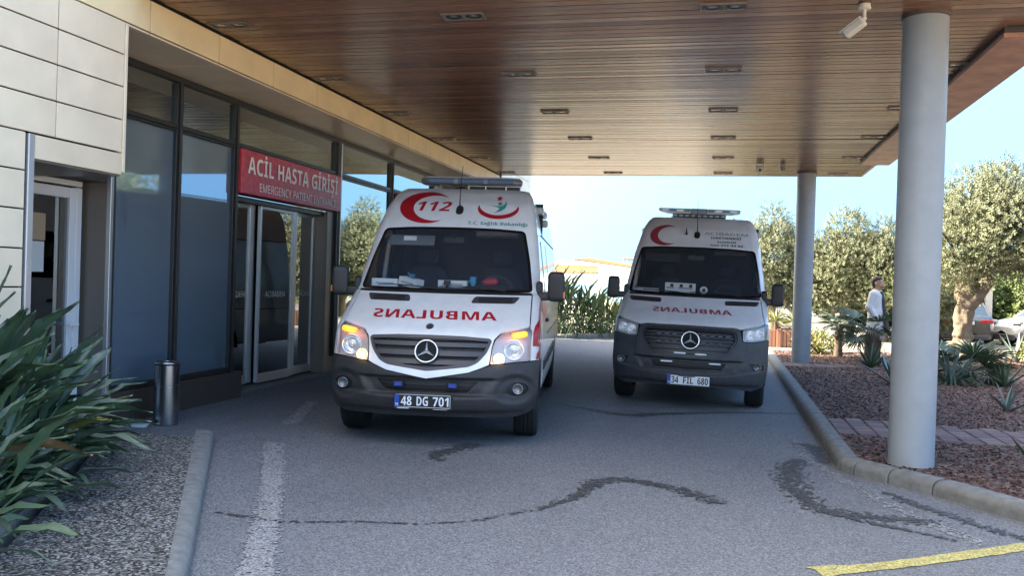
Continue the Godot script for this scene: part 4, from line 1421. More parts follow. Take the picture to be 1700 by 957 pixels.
		front(l, sk, poly([[0.335, 2.385], [0.40, 2.378], [0.47, 2.375], [0.505, 2.40], [0.512, 2.44], [0.528, 2.405], [0.515, 2.35], [0.47, 2.315], [0.395, 2.285], [0.44, 2.325], [0.452, 2.355], [0.41, 2.368]]), 0.006)
		obj("emblem_figure", l, mats.green_film, o)
		l = MB.new()
		letters(l, "T.C. Sağlık Bakanlığı", font("Droid Sans", 700), 0.455, 2.165, 0.64, 0.036, lift, Vector3.BACK)
		obj("lettering", l, mats.green_film, o)
		l = MB.new()
		front(l, sk, ellipse(-0.02, 1.102, 0.038, 0.026), 0.012, [], 0.012, 0.02)
		obj("bonnet_badge", l, mats.chrome, o)
		l = MB.new()
		front(l, sk, ellipse(-0.02, 1.102, 0.030, 0.020), 0.014, [], 0.0, 0.02)
		obj("badge_face", l, mats.navy_film, o)
	else:
		letters(l, "ACIBADEM", font("Droid Sans"), 0.385, 2.345, 0.61, 0.040, lift, Vector3.BACK)
		obj("lettering", l, mats.grey_film, o)
		l = MB.new()
		letters(l, "HASTANESİ", font("Droid Sans", 700), 0.39, 2.282, 0.42, 0.034, lift, Vector3.BACK)
		letters(l, "BODRUM", font("Droid Sans", 700), 0.40, 2.222, 0.26, 0.028, lift, Vector3.BACK)
		letters(l, "0252", font("Droid Sans", 700), 0.235, 2.170, 0.125, 0.026, lift, Vector3.BACK)
		letters(l, "311 44 44", font("Droid Sans", 700), 0.475, 2.172, 0.31, 0.034, lift, Vector3.BACK)
		obj("lettering", l, mats.navy_film, o)
		l = MB.new()
		var at2 = sk.F(Vector2(-0.175, 2.335), 0.0)
		l.tube([at2 + Vector3(0, -0.035, 0.0), at2 + Vector3(0, 0.0, 0.03), at2 + Vector3(0, 0.085, 0.01)], [0.022, 0.016, 0.003], 10)
		obj("shark_fin_aerial", l, mats.black, o)
	l = MB.new()
	var ab = sk.F(Vector2(0.02 if first else -0.02, 2.315), 0.01)
	puff(l, ab + Vector3(0, -0.01, 0), Vector3(0.042, 0.078, 0.024), 0.8, Basis(Vector3.RIGHT, -0.7))
	l.tube([ab, ab + Vector3(0, 0.12, 0.0), ab + Vector3(-0.02, 0.36, -0.22), ab + Vector3(-0.02, 0.52, -0.30)], [0.010, 0.006, 0.004, 0.003], 6)
	obj("whip_aerial", l, mats.black, o)
	# ---- flanks
	for sg in [-1.0, 1.0]:
		var sp := PackedVector2Array()
		var top0 := 0.80 if first else 0.92
		for i in 30:
			var y := lerpf(top0, 2.60, i / 29.0)
			sp.append(Vector2(sk.edge(y) - 0.001, y))
		sp.append_array([Vector2(len, 2.60), Vector2(len, 0.40)])
		for a in [ax[1], ax[0]]:
			for i in 15:
				var t := deg_to_rad(6.0 + (174.0 if a == ax[1] else 101.0) * i / 14.0)
				sp.append(Vector2(a + 0.43 * cos(t), 0.35 + 0.43 * sin(t)))
		sp.append(Vector2(0.87, top0))
		var door := rounded(poly([[1.47, 0.46], [1.45, 0.60], [1.24, 0.88], [1.22, 1.40], [1.74, 2.06], [2.44, 2.08], [2.44, 0.46]]), 0.04)
		var win := rounded(poly([[1.34, 1.43], [1.80, 2.0], [2.34, 2.01], [2.34, 1.40]]), 0.05)
		var w2 := rounded(poly([[2.72, 1.38], [2.72, 2.02], [3.62, 2.02], [3.62, 1.38]]), 0.05)
		b = MB.new()
		flank(b, sk, sg, sp, 0.0, [door, w2] if sg > 0 or not first else [door], 0.02, 0.3)
		obj("side_panel", b, paint, o)
		b = MB.new()
		flank(b, sk, sg, Geometry2D.offset_polygon(door, -0.006)[0], 0.003, [win], 0.02, 0.2)
		var dn := obj("door", b, paint, o)
		b = MB.new()
		flank(b, sk, sg, win, -0.004)
		obj("window", b, mats.side_glass, dn)
		b = MB.new()
		puff(b, sk.side(sg, Vector2(2.26, 1.12), 0.02), Vector3(0.018, 0.022, 0.11), 0.5)
		obj("handle", b, mats.grille_plastic, dn)
		if sg > 0 or not first:
			b = MB.new()
			flank(b, sk, sg, w2, -0.004)
			obj("side_window", b, mats.side_glass, o)
		b = MB.new()
		for q in [[1.50, 2.40], [2.50, 4.85]]: flank(b, sk, sg, rounded(poly([[q[0], 0.62], [q[0], 0.72], [q[1], 0.72], [q[1], 0.62]]), 0.02), 0.016, [], 0.014)
		obj("rub_strip", b, plastic if sg > 0 or not first else paint, o)
		b = MB.new()
		for y in [2.09, 0.95]: flank(b, sk, sg, poly([[2.5, y], [2.5, y + 0.012], [len, y + 0.012], [len, y]]), 0.006, [], 0.006)
		obj("side_rail", b, plastic, o)
		# film stripes along the flank
		b = MB.new()
		flank(b, sk, sg, poly([[0.62, 0.93], [0.64, 1.14], [0.95, 1.30], [1.20, 1.40], [1.20, 1.26], [0.95, 1.10]]) if first else poly([[0.75, 1.00], [0.75, 1.06], [1.2, 1.10], [1.2, 1.02]]), 0.004)
		flank(b, sk, sg, poly([[0.61, 0.805], [0.68, 0.93], [0.86, 0.96], [0.74, 0.805]]) if first else poly([[2.5, 1.10], [2.5, 1.24], [len, 1.24], [len, 1.10]]), 0.004)
		flank(b, sk, sg, poly([[1.26, 1.27], [1.26, 1.40], [2.40, 1.30], [2.40, 1.05]]) if first else poly([[1.26, 1.10], [1.26, 1.22], [2.40, 1.22], [2.40, 1.10]]), 0.007)
		if sg > 0 or not first: obj("red_stripe", b, mats.red_film if first else mats.faded_red, o)
		# wheel wells
		for a in ax:
			b = MB.new()
			var rows := []
			for i in 19:
				var t := deg_to_rad(-4.0 + 188.0 * i / 18.0)
				rows.append([Vector3(sg * 0.985, 0.35 + 0.425 * sin(t), -a - 0.425 * cos(t)), Vector3(sg * 0.62, 0.35 + 0.425 * sin(t), -a - 0.425 * cos(t))])
			b.sheet(rows, Vector3.DOWN)
			b.quad(Vector3(sg * 0.62, 0.30, -a + 0.43), Vector3(sg * 0.62, 0.30, -a - 0.43), Vector3(sg * 0.62, 0.80, -a - 0.43), Vector3(sg * 0.62, 0.80, -a + 0.43), Vector3(sg, 0, 0))
			obj("wheel_well", b, mats.black, o)
			wheel(o, Vector3(sg * 0.865, 0.350, -a), (0.05 if first else -0.02) if a < 2 else 0.0, sg)
		# roof corner flashers
		for q in [[2.75, 2.40], [3.35, 2.40], [3.55, 2.30], [3.9, 2.43]]:
			b = MB.new()
			puff(b, sk.side(sg, Vector2(q[0], q[1]), 0.025), Vector3(0.045, 0.045, 0.075), 0.35)
			var fl2 := obj("roof_flasher", b, mats.bar_clear, o)
			b = MB.new()
			puff(b, sk.side(sg, Vector2(q[0], q[1]), 0.06), Vector3(0.016, 0.034, 0.06), 0.35)
			obj("lens", b, mats.bar_lens, fl2)
		# mirrors on their arms
		b = MB.new()
		var mc := Vector3(sg * (1.125 if first else 1.115), 1.505, -1.15)
		puff(b, mc, Vector3(0.085, 0.155, 0.075), 0.42, Basis(Vector3.UP, sg * -0.12))
		puff(b, mc + Vector3(sg * -0.10, -0.10, -0.02), Vector3(0.10, 0.045, 0.05), 0.45)
		puff(b, mc + Vector3(sg * -0.175, -0.06, -0.09), Vector3(0.035, 0.11, 0.10), 0.4)
		var mr := obj("mirror", b, mat("mirror_black", Color(0.022, 0.022, 0.025), 0.5), o)
		b = MB.new()
		b.box(mc + Vector3(0, 0.0, -0.078), Vector3(0.14, 0.27, 0.006), 0.002)
		obj("mirror_glass", b, mats.mirror_glass, mr)
		b = MB.new()
		puff(b, mc + Vector3(sg * 0.074, -0.085, 0.012), Vector3(0.018, 0.040, 0.05), 0.5)
		obj("indicator", b, mats.amber, mr)
	# ---- roof, tail, belly
	b = MB.new()
	var rows2 := []
	for i in 21:
		var t := i / 20.0
		var r := []
		for k in 15:
			var x := lerpf(-0.735, 0.735, k / 14.0)
			var s0 = sk.S(x, 2.60) - 0.02
			var s := lerpf(s0, len, t)
			r.append(Vector3(x, 2.597 + 0.10 * smoothstep(0.0, 0.5, t) * (1.0 - pow(absf(x) / 0.735, 4.0)), -s))
		rows2.append(r)
	b.sheet(rows2, Vector3.UP)
	for k in 5: b.box(Vector3(-0.5 + k * 0.25, 2.705, -5.2), Vector3(0.03, 0.015, 3.2), 0.005)
	obj("roof", b, paint, o)
	b = MB.new()
	var tail := PackedVector2Array()
	for i in 24:
		var y := lerpf(0.40, 2.66, i / 23.0)
		tail.append(Vector2(sk.W(y) - 0.002, y))
	for i in range(23, -1, -1): tail.append(Vector2(-tail[i].x, tail[i].y))
	b.prism(tail, 0.03, Transform3D(Basis.IDENTITY, Vector3(0, 0, -len)))
	obj("tail_doors", b, paint, o)
	b = MB.new()
	b.box(Vector3(0, 0.40, -2.0), Vector3(1.2, 0.22, 3.3), 0.02)
	b.box(Vector3(0, 0.44, -5.0), Vector3(1.2, 0.22, 3.6), 0.02)
	b.tube([Vector3(-0.85, 0.35, -1.0), Vector3(0.85, 0.35, -1.0)], [0.06, 0.06], 10)
	b.tube([Vector3(-0.85, 0.35, -ax[1]), Vector3(0.85, 0.35, -ax[1])], [0.07, 0.07], 10)
	b.box(Vector3(0, 0.60, -3.9), Vector3(1.9, 0.06, 5.9))
	obj("underbody", b, mats.black, o)
	# ---- cab inside
	b = MB.new()
	b.box(Vector3(0, 1.55, -2.95), Vector3(1.76, 1.9, 0.04))
	b.box(Vector3(0, 0.75, -2.0), Vector3(1.8, 0.05, 1.9))
	b.box(Vector3(0, 2.16, -2.35), Vector3(1.62, 0.03, 1.2))
	for sg in [-1, 1]:
		b.box(Vector3(sg * 0.93, 1.05, -2.0), Vector3(0.03, 0.60, 1.9))
		b.box(Vector3(sg * 0.845, 1.75, -2.66), Vector3(0.03, 0.80, 0.56))
	obj("cab_lining", b, mats.cab_dark, o)
	b = MB.new()
	var dr := []
	for i in 9:
		var t := i / 8.0
		var r2 := []
		for k in 11:
			var x := lerpf(-0.87, 0.87, k / 10.0)
			r2.append(Vector3(x, [1.36, 1.405, 1.425, 1.44, 1.455, 1.46, 1.42, 1.2, 0.8][i] + (0.05 * exp(-pow((x - 0.42) / 0.22, 2)) if i in [4, 5] else 0.0), -lerpf(sk.S(x, y0) + 0.01, 1.66, minf(1.0, t * 1.15))))
		dr.append(r2)
	b.sheet(dr, Vector3.UP)
	obj("dashboard", b, mats.dash, o)
	b = MB.new()
	torus(b, Vector3(0.44, 1.43, -1.72), 0.19, 0.016, Basis(Vector3.RIGHT, -0.55), 30, 8)
	for a in [0.0, PI, -PI / 2]:
		var bs := Basis(Vector3.RIGHT, -0.55)
		b.tube([Vector3(0.44, 1.43, -1.72), Vector3(0.44, 1.43, -1.72) + bs * (Vector3(cos(a), sin(a), 0) * 0.19)], [0.03, 0.015], 8)
	obj("steering_wheel", b, mats.bumper_grey, o)
	for x in [0.45, -0.45]:
		b = MB.new()
		puff(b, Vector3(x, 1.35, -2.45), Vector3(0.25, 0.36, 0.09), 0.5, Basis(Vector3.RIGHT, -0.15))
		puff(b, Vector3(x, 1.82, -2.53), Vector3(0.13, 0.10, 0.06), 0.6)
		puff(b, Vector3(x, 1.0, -2.15), Vector3(0.25, 0.08, 0.27), 0.5)
		obj("seat", b, mats.seat_cloth, o)
	b = MB.new()
	b.box(Vector3(-0.48, 1.965, -1.66), Vector3(0.50, 0.13, 0.02), 0.008, Basis(Vector3.RIGHT, -0.5))
	b.box(Vector3(0.45, 2.05, -1.72), Vector3(0.46, 0.05, 0.12), 0.008, Basis(Vector3.RIGHT, -0.2))
	var vs := obj("sun_visor", b, mats.visor if first else mats.dash, o)
	if first:
		b = MB.new()
		b.box(Vector3(-0.50, 1.985, -1.645), Vector3(0.14, 0.055, 0.004), 0.0, Basis(Vector3.RIGHT, -0.5))
		obj("visor_label", b, mats.card, vs)
	b = MB.new()
	puff(b, Vector3(-0.02, 1.98, -1.68), Vector3(0.12, 0.04, 0.02), 0.4)
	b.tube([Vector3(-0.02, 1.98, -1.68), Vector3(-0.02, 2.07, -1.60)], [0.012, 0.012], 6)
	obj("rear_view_mirror", b, mats.black, o)
	# ---- light bar
	b = MB.new()
	if first:
		puff(b, Vector3(0.055, 2.70, -2.52), Vector3(0.60, 0.045, 0.15), 0.32, Basis.IDENTITY, 12, 40)
		var lb := obj("light_bar", b, mats.bar_lens, o)
		b = MB.new()
		puff(b, Vector3(0.055, 2.735, -2.52), Vector3(0.585, 0.022, 0.14), 0.32, Basis.IDENTITY, 8, 40)
		obj("top_cover", b, mats.bar_clear, lb)
		for q in [-0.30, 0.055, 0.40]:
			b = MB.new()
			b.box(Vector3(q, 2.70, -2.365), Vector3(0.30, 0.05, 0.01), 0.004)
			obj("lens", b, mat("bar_blue", Color(0.03, 0.04, 0.09), 0.1), lb)
		b = MB.new()
		for q in [[0.33, 2.655, 0.62, 0.012], [0.33, 2.605, 0.62, 0.012]]: b.box(Vector3(q[0], q[1], -2.46), Vector3(q[2], q[3], 0.02), 0.003)
		for x in [0.02, 0.22, 0.46, 0.63]: b.box(Vector3(x, 2.63, -2.46), Vector3(0.014, 0.06, 0.02), 0.003)
		for x in [-0.33, -0.40]: b.tube([Vector3(x, 2.58, -2.45), Vector3(x + 0.02, 2.66, -2.48)], [0.008, 0.008], 6)
		obj("bracket", b, mats.aluminium, lb)
		b = MB.new()
		b.box(Vector3(0.33, 2.63, -2.50), Vector3(0.60, 0.05, 0.02))
		obj("bracket_shade", b, mats.black, lb)
	else:
		for sg in [-1.0, 1.0]:
			b = MB.new()
			var t := Transform3D(Basis.IDENTITY, Vector3(-0.03, 2.68, -2.73))
			b.prism(poly([[sg * 0.12, -0.005], [sg * 0.12, 0.075], [sg * 0.60, 0.072], [sg * 0.615, 0.055], [sg * 0.60, 0.022], [sg * 0.45, 0.0]]), 0.26, t)
			var ob := obj("light_bar", b, mats.bar_clear, o)
			for i in 4:
				b = MB.new()
				b.box(Vector3(-0.03 + sg * (0.175 + i * 0.112), 2.722, -2.467), Vector3(0.092, 0.030, 0.01), 0.006)
				obj("lamp_cells", b, mats.led_white if i % 2 else mats.bar_lens, ob)
		b = MB.new()
		b.box(Vector3(-0.03, 2.705, -2.60), Vector3(0.25, 0.10, 0.27), 0.015)
		var lc := obj("light_bar", b, mats.bar_lens, o)
		b = MB.new()
		b.box(Vector3(-0.03, 2.645, -2.60), Vector3(0.80, 0.05, 0.20), 0.01)
		obj("bracket", b, mats.grille_plastic, lc)
		b = MB.new()
		for k in 9: b.box(Vector3(-0.39 + k * 0.09, 2.645, -2.495), Vector3(0.05, 0.028, 0.012), 0.003)
		obj("lamp_cells", b, mats.bar_clear, lc)

func h_box(par: Node, called: String, at: Vector3, s: Vector3, m: Material, sub: String, s2: Vector3, m2: Material) -> void:
	var b := MB.new()
	b.box(at, s, 0.006)
	var o := obj(called, b, m, par)
	b = MB.new()
	b.box(at + Vector3(0, 0, s.z * 0.5), s2, 0.004)
	obj(sub, b, m2, o)

func lamp_light(par: Node, at: Vector3, c: Color, e: float, size: float) -> void:
	var l := OmniLight3D.new()
	l.name = numbered(par, "lamp_light")
	l.light_color = c; l.light_energy = e; l.light_size = size
	l.omni_range = 8.0; l.omni_attenuation = 2.0; l.shadow_enabled = true
	par.add_child(l)
	l.position = at

# a thing standing inside an ambulance, placed in the vehicle's own axes
func inside(a: Node3D, called: String, at: Vector3, label: String, cat: String, group := "", turn := 0.0) -> Node3D:
	var o := thing(called, Vector3.ZERO, label, cat, group)
	o.transform = a.transform * Transform3D(Basis(Vector3.UP, turn), at)
	return o

func carton(o: Node3D, s: Vector3, m: Material, print_: Material) -> void:
	var b := MB.new()
	b.box(Vector3(0, s.y * 0.5, 0), s, 0.004)
	obj("carton", b, m, o)
	b = MB.new()
	b.box(Vector3(0, s.y * 0.45, s.z * 0.5 + 0.001), Vector3(s.x * 0.7, s.y * 0.12, 0.002))
	b.box(Vector3(0, s.y + 0.001, 0), Vector3(s.x * 0.45, 0.002, s.z * 0.35))
	obj("print", b, print_, o)

func dash_things(a: Node3D, c: Node3D) -> void:
	var o := inside(a, "glove_box", Vector3(-0.70, 1.452, -1.36), "white glove carton lying flat at the corner of the windscreen of ambulance 112", "carton", "cartons on the dashboards", 0.10)
	carton(o, Vector3(0.27, 0.085, 0.13), mats.card, mats.card_print)
	o = inside(a, "glove_box", Vector3(-0.43, 1.455, -1.38), "white glove carton tilted, with a blue glove pulled out of its top", "carton", "cartons on the dashboards", -0.55)
	carton(o, Vector3(0.25, 0.095, 0.13), mats.card, mats.card_print)
	o.rotate_object_local(Vector3.BACK, -0.16)
	var b := MB.new()
	for i in 4: b.tube([Vector3(0, 0.09, 0), Vector3(-0.02 + i * 0.015, 0.125, 0.01), Vector3(-0.05 + i * 0.035, 0.145 - 0.01 * (i % 2), 0.015)], [0.018, 0.012, 0.006], 7)
	obj("glove", b, mats.glove_blue, o)
	o = inside(a, "document_box", Vector3(0.02, 1.462, -1.42), "long flat white box in the middle of the dashboard", "carton")
	carton(o, Vector3(0.31, 0.075, 0.12), mats.card, mats.navy_film)
	o = inside(a, "phone_holder", Vector3(-0.03, 1.455, -1.33), "small black holder in front of the long white box", "holder")
	b = MB.new()
	b.box(Vector3(0, 0.055, 0), Vector3(0.075, 0.05, 0.02), 0.006)
	b.tube([Vector3(0, 0.0, 0), Vector3(0, 0.05, 0)], [0.02, 0.01], 8)
	obj("holder_body", b, mats.black, o)
	o = inside(a, "rubber_glove", Vector3(0.235, 1.46, -1.40), "single blue rubber glove standing on the dashboard", "glove")
	b = MB.new()
	puff(b, Vector3(0, 0.07, 0), Vector3(0.032, 0.045, 0.018), 0.8)
	b.tube([Vector3(0, 0.0, 0), Vector3(0.004, 0.045, 0)], [0.016, 0.022], 8)
	for i in 4: b.tube([Vector3(-0.024 + i * 0.016, 0.09, 0), Vector3(-0.03 + i * 0.02, 0.125, 0.004)], [0.009, 0.007], 6)
	b.tube([Vector3(-0.026, 0.06, 0), Vector3(-0.05, 0.085, 0.004)], [0.009, 0.007], 6)
	obj("glove_body", b, mats.glove_blue, o)
	o = inside(a, "red_pouch", Vector3(0.42, 1.50, -1.40), "dark red pouch beside the steering wheel", "pouch")
	b = MB.new()
	puff(b, Vector3(0, 0.03, 0), Vector3(0.085, 0.038, 0.05), 0.6, Basis(Vector3.BACK, 0.12))
	puff(b, Vector3(0, 0.067, 0), Vector3(0.05, 0.008, 0.02), 0.6, Basis(Vector3.BACK, 0.12))
	obj("pouch_body", b, mats.red_film, o)
	# the other ambulance
	for i in 2:
		o = inside(c, "supply_box", Vector3([-0.335, -0.125][i], 1.475, -1.32), ["narrow white box with one dark square, behind the windscreen of the rear ambulance", "wide white box with two dark squares, behind the windscreen of the rear ambulance"][i], "carton", "cartons on the dashboards")
		carton(o, Vector3([0.15, 0.27][i], 0.13, 0.10), mats.card, mats.card_print)
		for x in ([0.02] if i == 0 else [-0.06, 0.07]):
			b = MB.new()
			b.box(Vector3(x, 0.092, 0.051), Vector3(0.045, 0.042, 0.003))
			obj("printed_square", b, mats.black, o)
	o = inside(c, "paper_sheet", Vector3(-0.68, 1.468, -1.34), "white paper sheets lying by the windscreen corner of the rear ambulance", "paper", "", 0.15)
	b = MB.new()
	b.box(Vector3(0, 0.012, 0), Vector3(0.34, 0.004, 0.16), 0.0, Basis(Vector3.RIGHT, 0.28))
	b.box(Vector3(0.03, 0.022, -0.01), Vector3(0.31, 0.003, 0.15), 0.0, Basis(Vector3.RIGHT, 0.33))
	obj("sheets", b, mats.card, o)
	o = inside(c, "tape_roll", Vector3(0.125, 1.475, -1.28), "white roll of tape standing on the dashboard", "tape")
	b = MB.new()
	b.lathe([Vector2(0.028, -0.015), Vector2(0.052, -0.015), Vector2(0.052, 0.015), Vector2(0.028, 0.015), Vector2(0.028, -0.015)], 24, Transform3D(Basis(Vector3.RIGHT, 1.1), Vector3(0, 0.045, 0)))
	obj("roll", b, mats.card, o)

func small_things() -> void:
	# litter bin by the plinth
	var o := thing("litter_bin", V(-5.40, 0.0, 8.05), "brushed steel cylinder litter bin standing against the dark plinth", "litter bin")
	var b := MB.new()
	b.lathe([Vector2(0, 0.0), Vector2(0.118, 0.0), Vector2(0.120, 0.012), Vector2(0.120, 0.395)], 40)
	b.lathe([Vector2(0.120, 0.401), Vector2(0.120, 0.60), Vector2(0.114, 0.606)], 40)
	obj("body", b, mats.steel, o)
	b = MB.new()
	b.lathe([Vector2(0.120, 0.394), Vector2(0.1225, 0.396), Vector2(0.1225, 0.400), Vector2(0.120, 0.402)], 40)
	obj("band", b, mat("steel_bright", Color(0.68, 0.69, 0.71), 0.18, 1.0), o)
	b = MB.new()
	b.lathe([Vector2(0.121, 0.606), Vector2(0.132, 0.610), Vector2(0.135, 0.622), Vector2(0.130, 0.634), Vector2(0.10, 0.638), Vector2(0.095, 0.628)], 40, Transform3D.IDENTITY, false)
	obj("lid_ring", b, mats.steel, o)
	b = MB.new()
	b.lathe([Vector2(0.097, 0.63), Vector2(0.09, 0.60), Vector2(0.0, 0.60)], 32)
	obj("ash_tray", b, mats.black, o)
	# white foam tray on the ground
	o = thing("foam_box", V(-5.52, 0.0, 7.80), "open white foam food tray left on the ground beside the steel bin", "food tray", "", 0.25)
	b = MB.new()
	var rows := []
	for q in [[0.072, 0.042, 0.004], [0.078, 0.048, 0.012], [0.098, 0.064, 0.055], [0.106, 0.072, 0.058], [0.108, 0.074, 0.053], [0.094, 0.060, 0.050], [0.074, 0.044, 0.016], [0.0, 0.0, 0.014]]:
		var r := []
		for i in 33:
			var t := TAU * i / 32
			r.append(Vector3(q[0] * signf(cos(t)) * pow(absf(cos(t)), 0.5), q[2], q[1] * signf(sin(t)) * pow(absf(sin(t)), 0.5)))
		rows.append(r)
	b.sheet(rows, Vector3.UP, Vector3(0, 0.03, 0))
	obj("tray", b, mats.foam, o)
	# watching cameras under the canopy
	o = thing("security_camera", V(1.09, 4.0, 8.12), "large pale bullet security camera under the boards by the near column", "security camera")
	o.scale = Vector3.ONE * 0.8
	b = MB.new()
	b.lathe([Vector2(0.0, -0.075), Vector2(0.060, -0.075), Vector2(0.066, -0.068), Vector2(0.066, -0.05), Vector2(0.060, -0.045), Vector2(0.060, 0.0)], 28)
	b.tube([Vector3(0, -0.07, 0), Vector3(0, -0.155, 0)], [0.020, 0.020], 14)
	b.ball(Vector3(0, -0.165, 0), Vector3.ONE * 0.026)
	obj("mount", b, mats.camera_white, o)
	b = MB.new()
	b.lathe([Vector2(0.062, -0.02), Vector2(0.062, 0.03)], 28)
	obj("collar", b, mats.collar, o)
	var turn := Basis(Vector3.UP, 0.95) * Basis(Vector3.RIGHT, -0.50)
	b = MB.new()
	b.box(Vector3(-0.02, -0.17, 0.0) + turn * Vector3(0, -0.035, -0.11), Vector3(0.095, 0.085, 0.235), 0.012, turn)
	b.box(Vector3(-0.02, -0.17, 0.0) + turn * Vector3(0, 0.014, -0.125), Vector3(0.108, 0.008, 0.27), 0.003, turn)
	obj("housing", b, mats.camera_white, o)
	b = MB.new()
	b.box(Vector3(-0.02, -0.17, 0.0) + turn * Vector3(0, -0.035, -0.2285), Vector3(0.075, 0.066, 0.006), 0.002, turn)
	obj("lens", b, mats.lamp_dark, o)
	for q in [[0.63, 18.2, "grey dome lamp camera hanging by a bracket near the far canopy edge", 0.13, 0.07], [1.06, 18.3, "small dark camera hanging beside the far column", 0.09, 0.045]]:
		o = thing("security_camera", V(q[0], 4.0, q[1]), q[2], "security camera")
		b = MB.new()
		b.lathe([Vector2(0.0, -0.02), Vector2(0.05, -0.02), Vector2(0.05, 0.0)], 18)
		for s in [-1, 1]: b.tube([Vector3(s * q[4] * 0.9, 0, 0), Vector3(s * q[4] * 0.9, -q[3], 0)], [0.008, 0.008], 6)
		obj("mount", b, mats.camera_grey, o)
		b = MB.new()
		b.lathe([Vector2(0.0, 0.07), Vector2(q[4], 0.06), Vector2(q[4], -0.06), Vector2(q[4] * 0.85, -0.07), Vector2(q[4] * 0.7, -0.03), Vector2(0, -0.02)], 22, Transform3D(Basis(Vector3.RIGHT, 1.9), Vector3(0, -q[3], 0)))
		obj("housing", b, mats.camera_white if q[4] > 0.05 else mats.camera_grey, o)
		b = MB.new()
		b.ball(Vector3(0, -q[3] - 0.01, 0.045), Vector3.ONE * q[4] * 0.5)
		obj("lens", b, mats.lamp_dark, o)
	# a second red sign farther along the glazing
	o = thing("wall_sign", V(-5.83, 2.52, 16.3), "faded red sign farther along the glazing, mostly behind the roof of ambulance 112", "sign")
	b = MB.new()
	b.box(V(-5.80, 2.80, 16.4), Vector3(0.06, 0.54, 1.9), 0.01)
	obj("sign_board", b, mats.sign_red, o, true)

# one long leaf: stalk from the ground, then a folded blade that bows over
func long_leaf(stalk: float, blade: float, wide: float, rise: float, bow: float, r: RandomNumberGenerator, flat := 0.35) -> MB:
	var b := MB.new()
	b.tinted = true
	var pts := []
	var a := rise
	var p := Vector3.ZERO
	var n := 13
	var ns := 5
	for i in n:
		pts.append(p)
		var step: float = stalk / (ns - 1) if i < ns - 1 else blade / (n - ns)
		p += Vector3(cos(a), sin(a), 0) * step
		a -= bow / n * (0.5 if i < ns else 1.5)
	b.col = Color(0.85, 1.0, 0.75)
	b.tube(pts.slice(0, ns), [0.012, 0.011, 0.010, 0.009, 0.008], 5, false)
	var twist := r.randf_range(-0.5, 0.5)
	var rows := []
	for i in range(ns - 1, n):
		var t := float(i - ns + 1) / (n - ns)
		var dir: Vector3 = ((pts[mini(i + 1, n - 1)] as Vector3) - (pts[maxi(i - 1, 0)] as Vector3)).normalized()
		var side := Vector3(0, 0, 1).rotated(dir, twist * t)
		var up := side.cross(dir).normalized()
		if up.y < 0: up = -up
		var w := wide * 0.5 * pow(sin(PI * clampf(0.06 + 0.94 * t, 0, 1)), 0.75) * (1.0 if t < 0.999 else 0.0) + 0.001
		w *= 1.0 + 0.06 * sin(t * 23.0 + twist * 9.0)
		var row := []
		for k in [-1.0, -0.55, -0.06, 0.06, 0.55, 1.0]:
			row.append((pts[i] as Vector3) + side * k * w + up * (absf(k) * w * flat + 0.012 * sin(t * 17.0 + k * 3.0) * absf(k)))
		rows.append(row)
	var nm := Vector3(-sin(rise - bow * 0.5), cos(rise - bow * 0.5), 0)
	for s in 5:
		var strip := []
		for row in rows: strip.append([row[s], row[s + 1]])
		b.col = Color(1.75, 1.75, 1.35) if s == 2 else Color.WHITE * r.randf_range(0.92, 1.08)
		b.sheet(strip, nm)
	return b

func leaf_materials() -> void:
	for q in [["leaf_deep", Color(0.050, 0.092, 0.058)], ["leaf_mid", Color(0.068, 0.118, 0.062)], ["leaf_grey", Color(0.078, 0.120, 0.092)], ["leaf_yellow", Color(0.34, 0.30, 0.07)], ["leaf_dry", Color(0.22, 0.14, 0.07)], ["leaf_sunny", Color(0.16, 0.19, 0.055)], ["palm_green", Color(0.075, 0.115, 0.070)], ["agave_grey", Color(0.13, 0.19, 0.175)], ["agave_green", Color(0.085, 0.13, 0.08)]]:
		var m := mat(q[0], q[1], 0.42)
		m.vertex_color_use_as_albedo = true
		m.backlight_enabled = true
		m.backlight = Color(0.25, 0.3, 0.12)
		m.cull_mode = BaseMaterial3D.CULL_DISABLED

var leaf_kinds := []

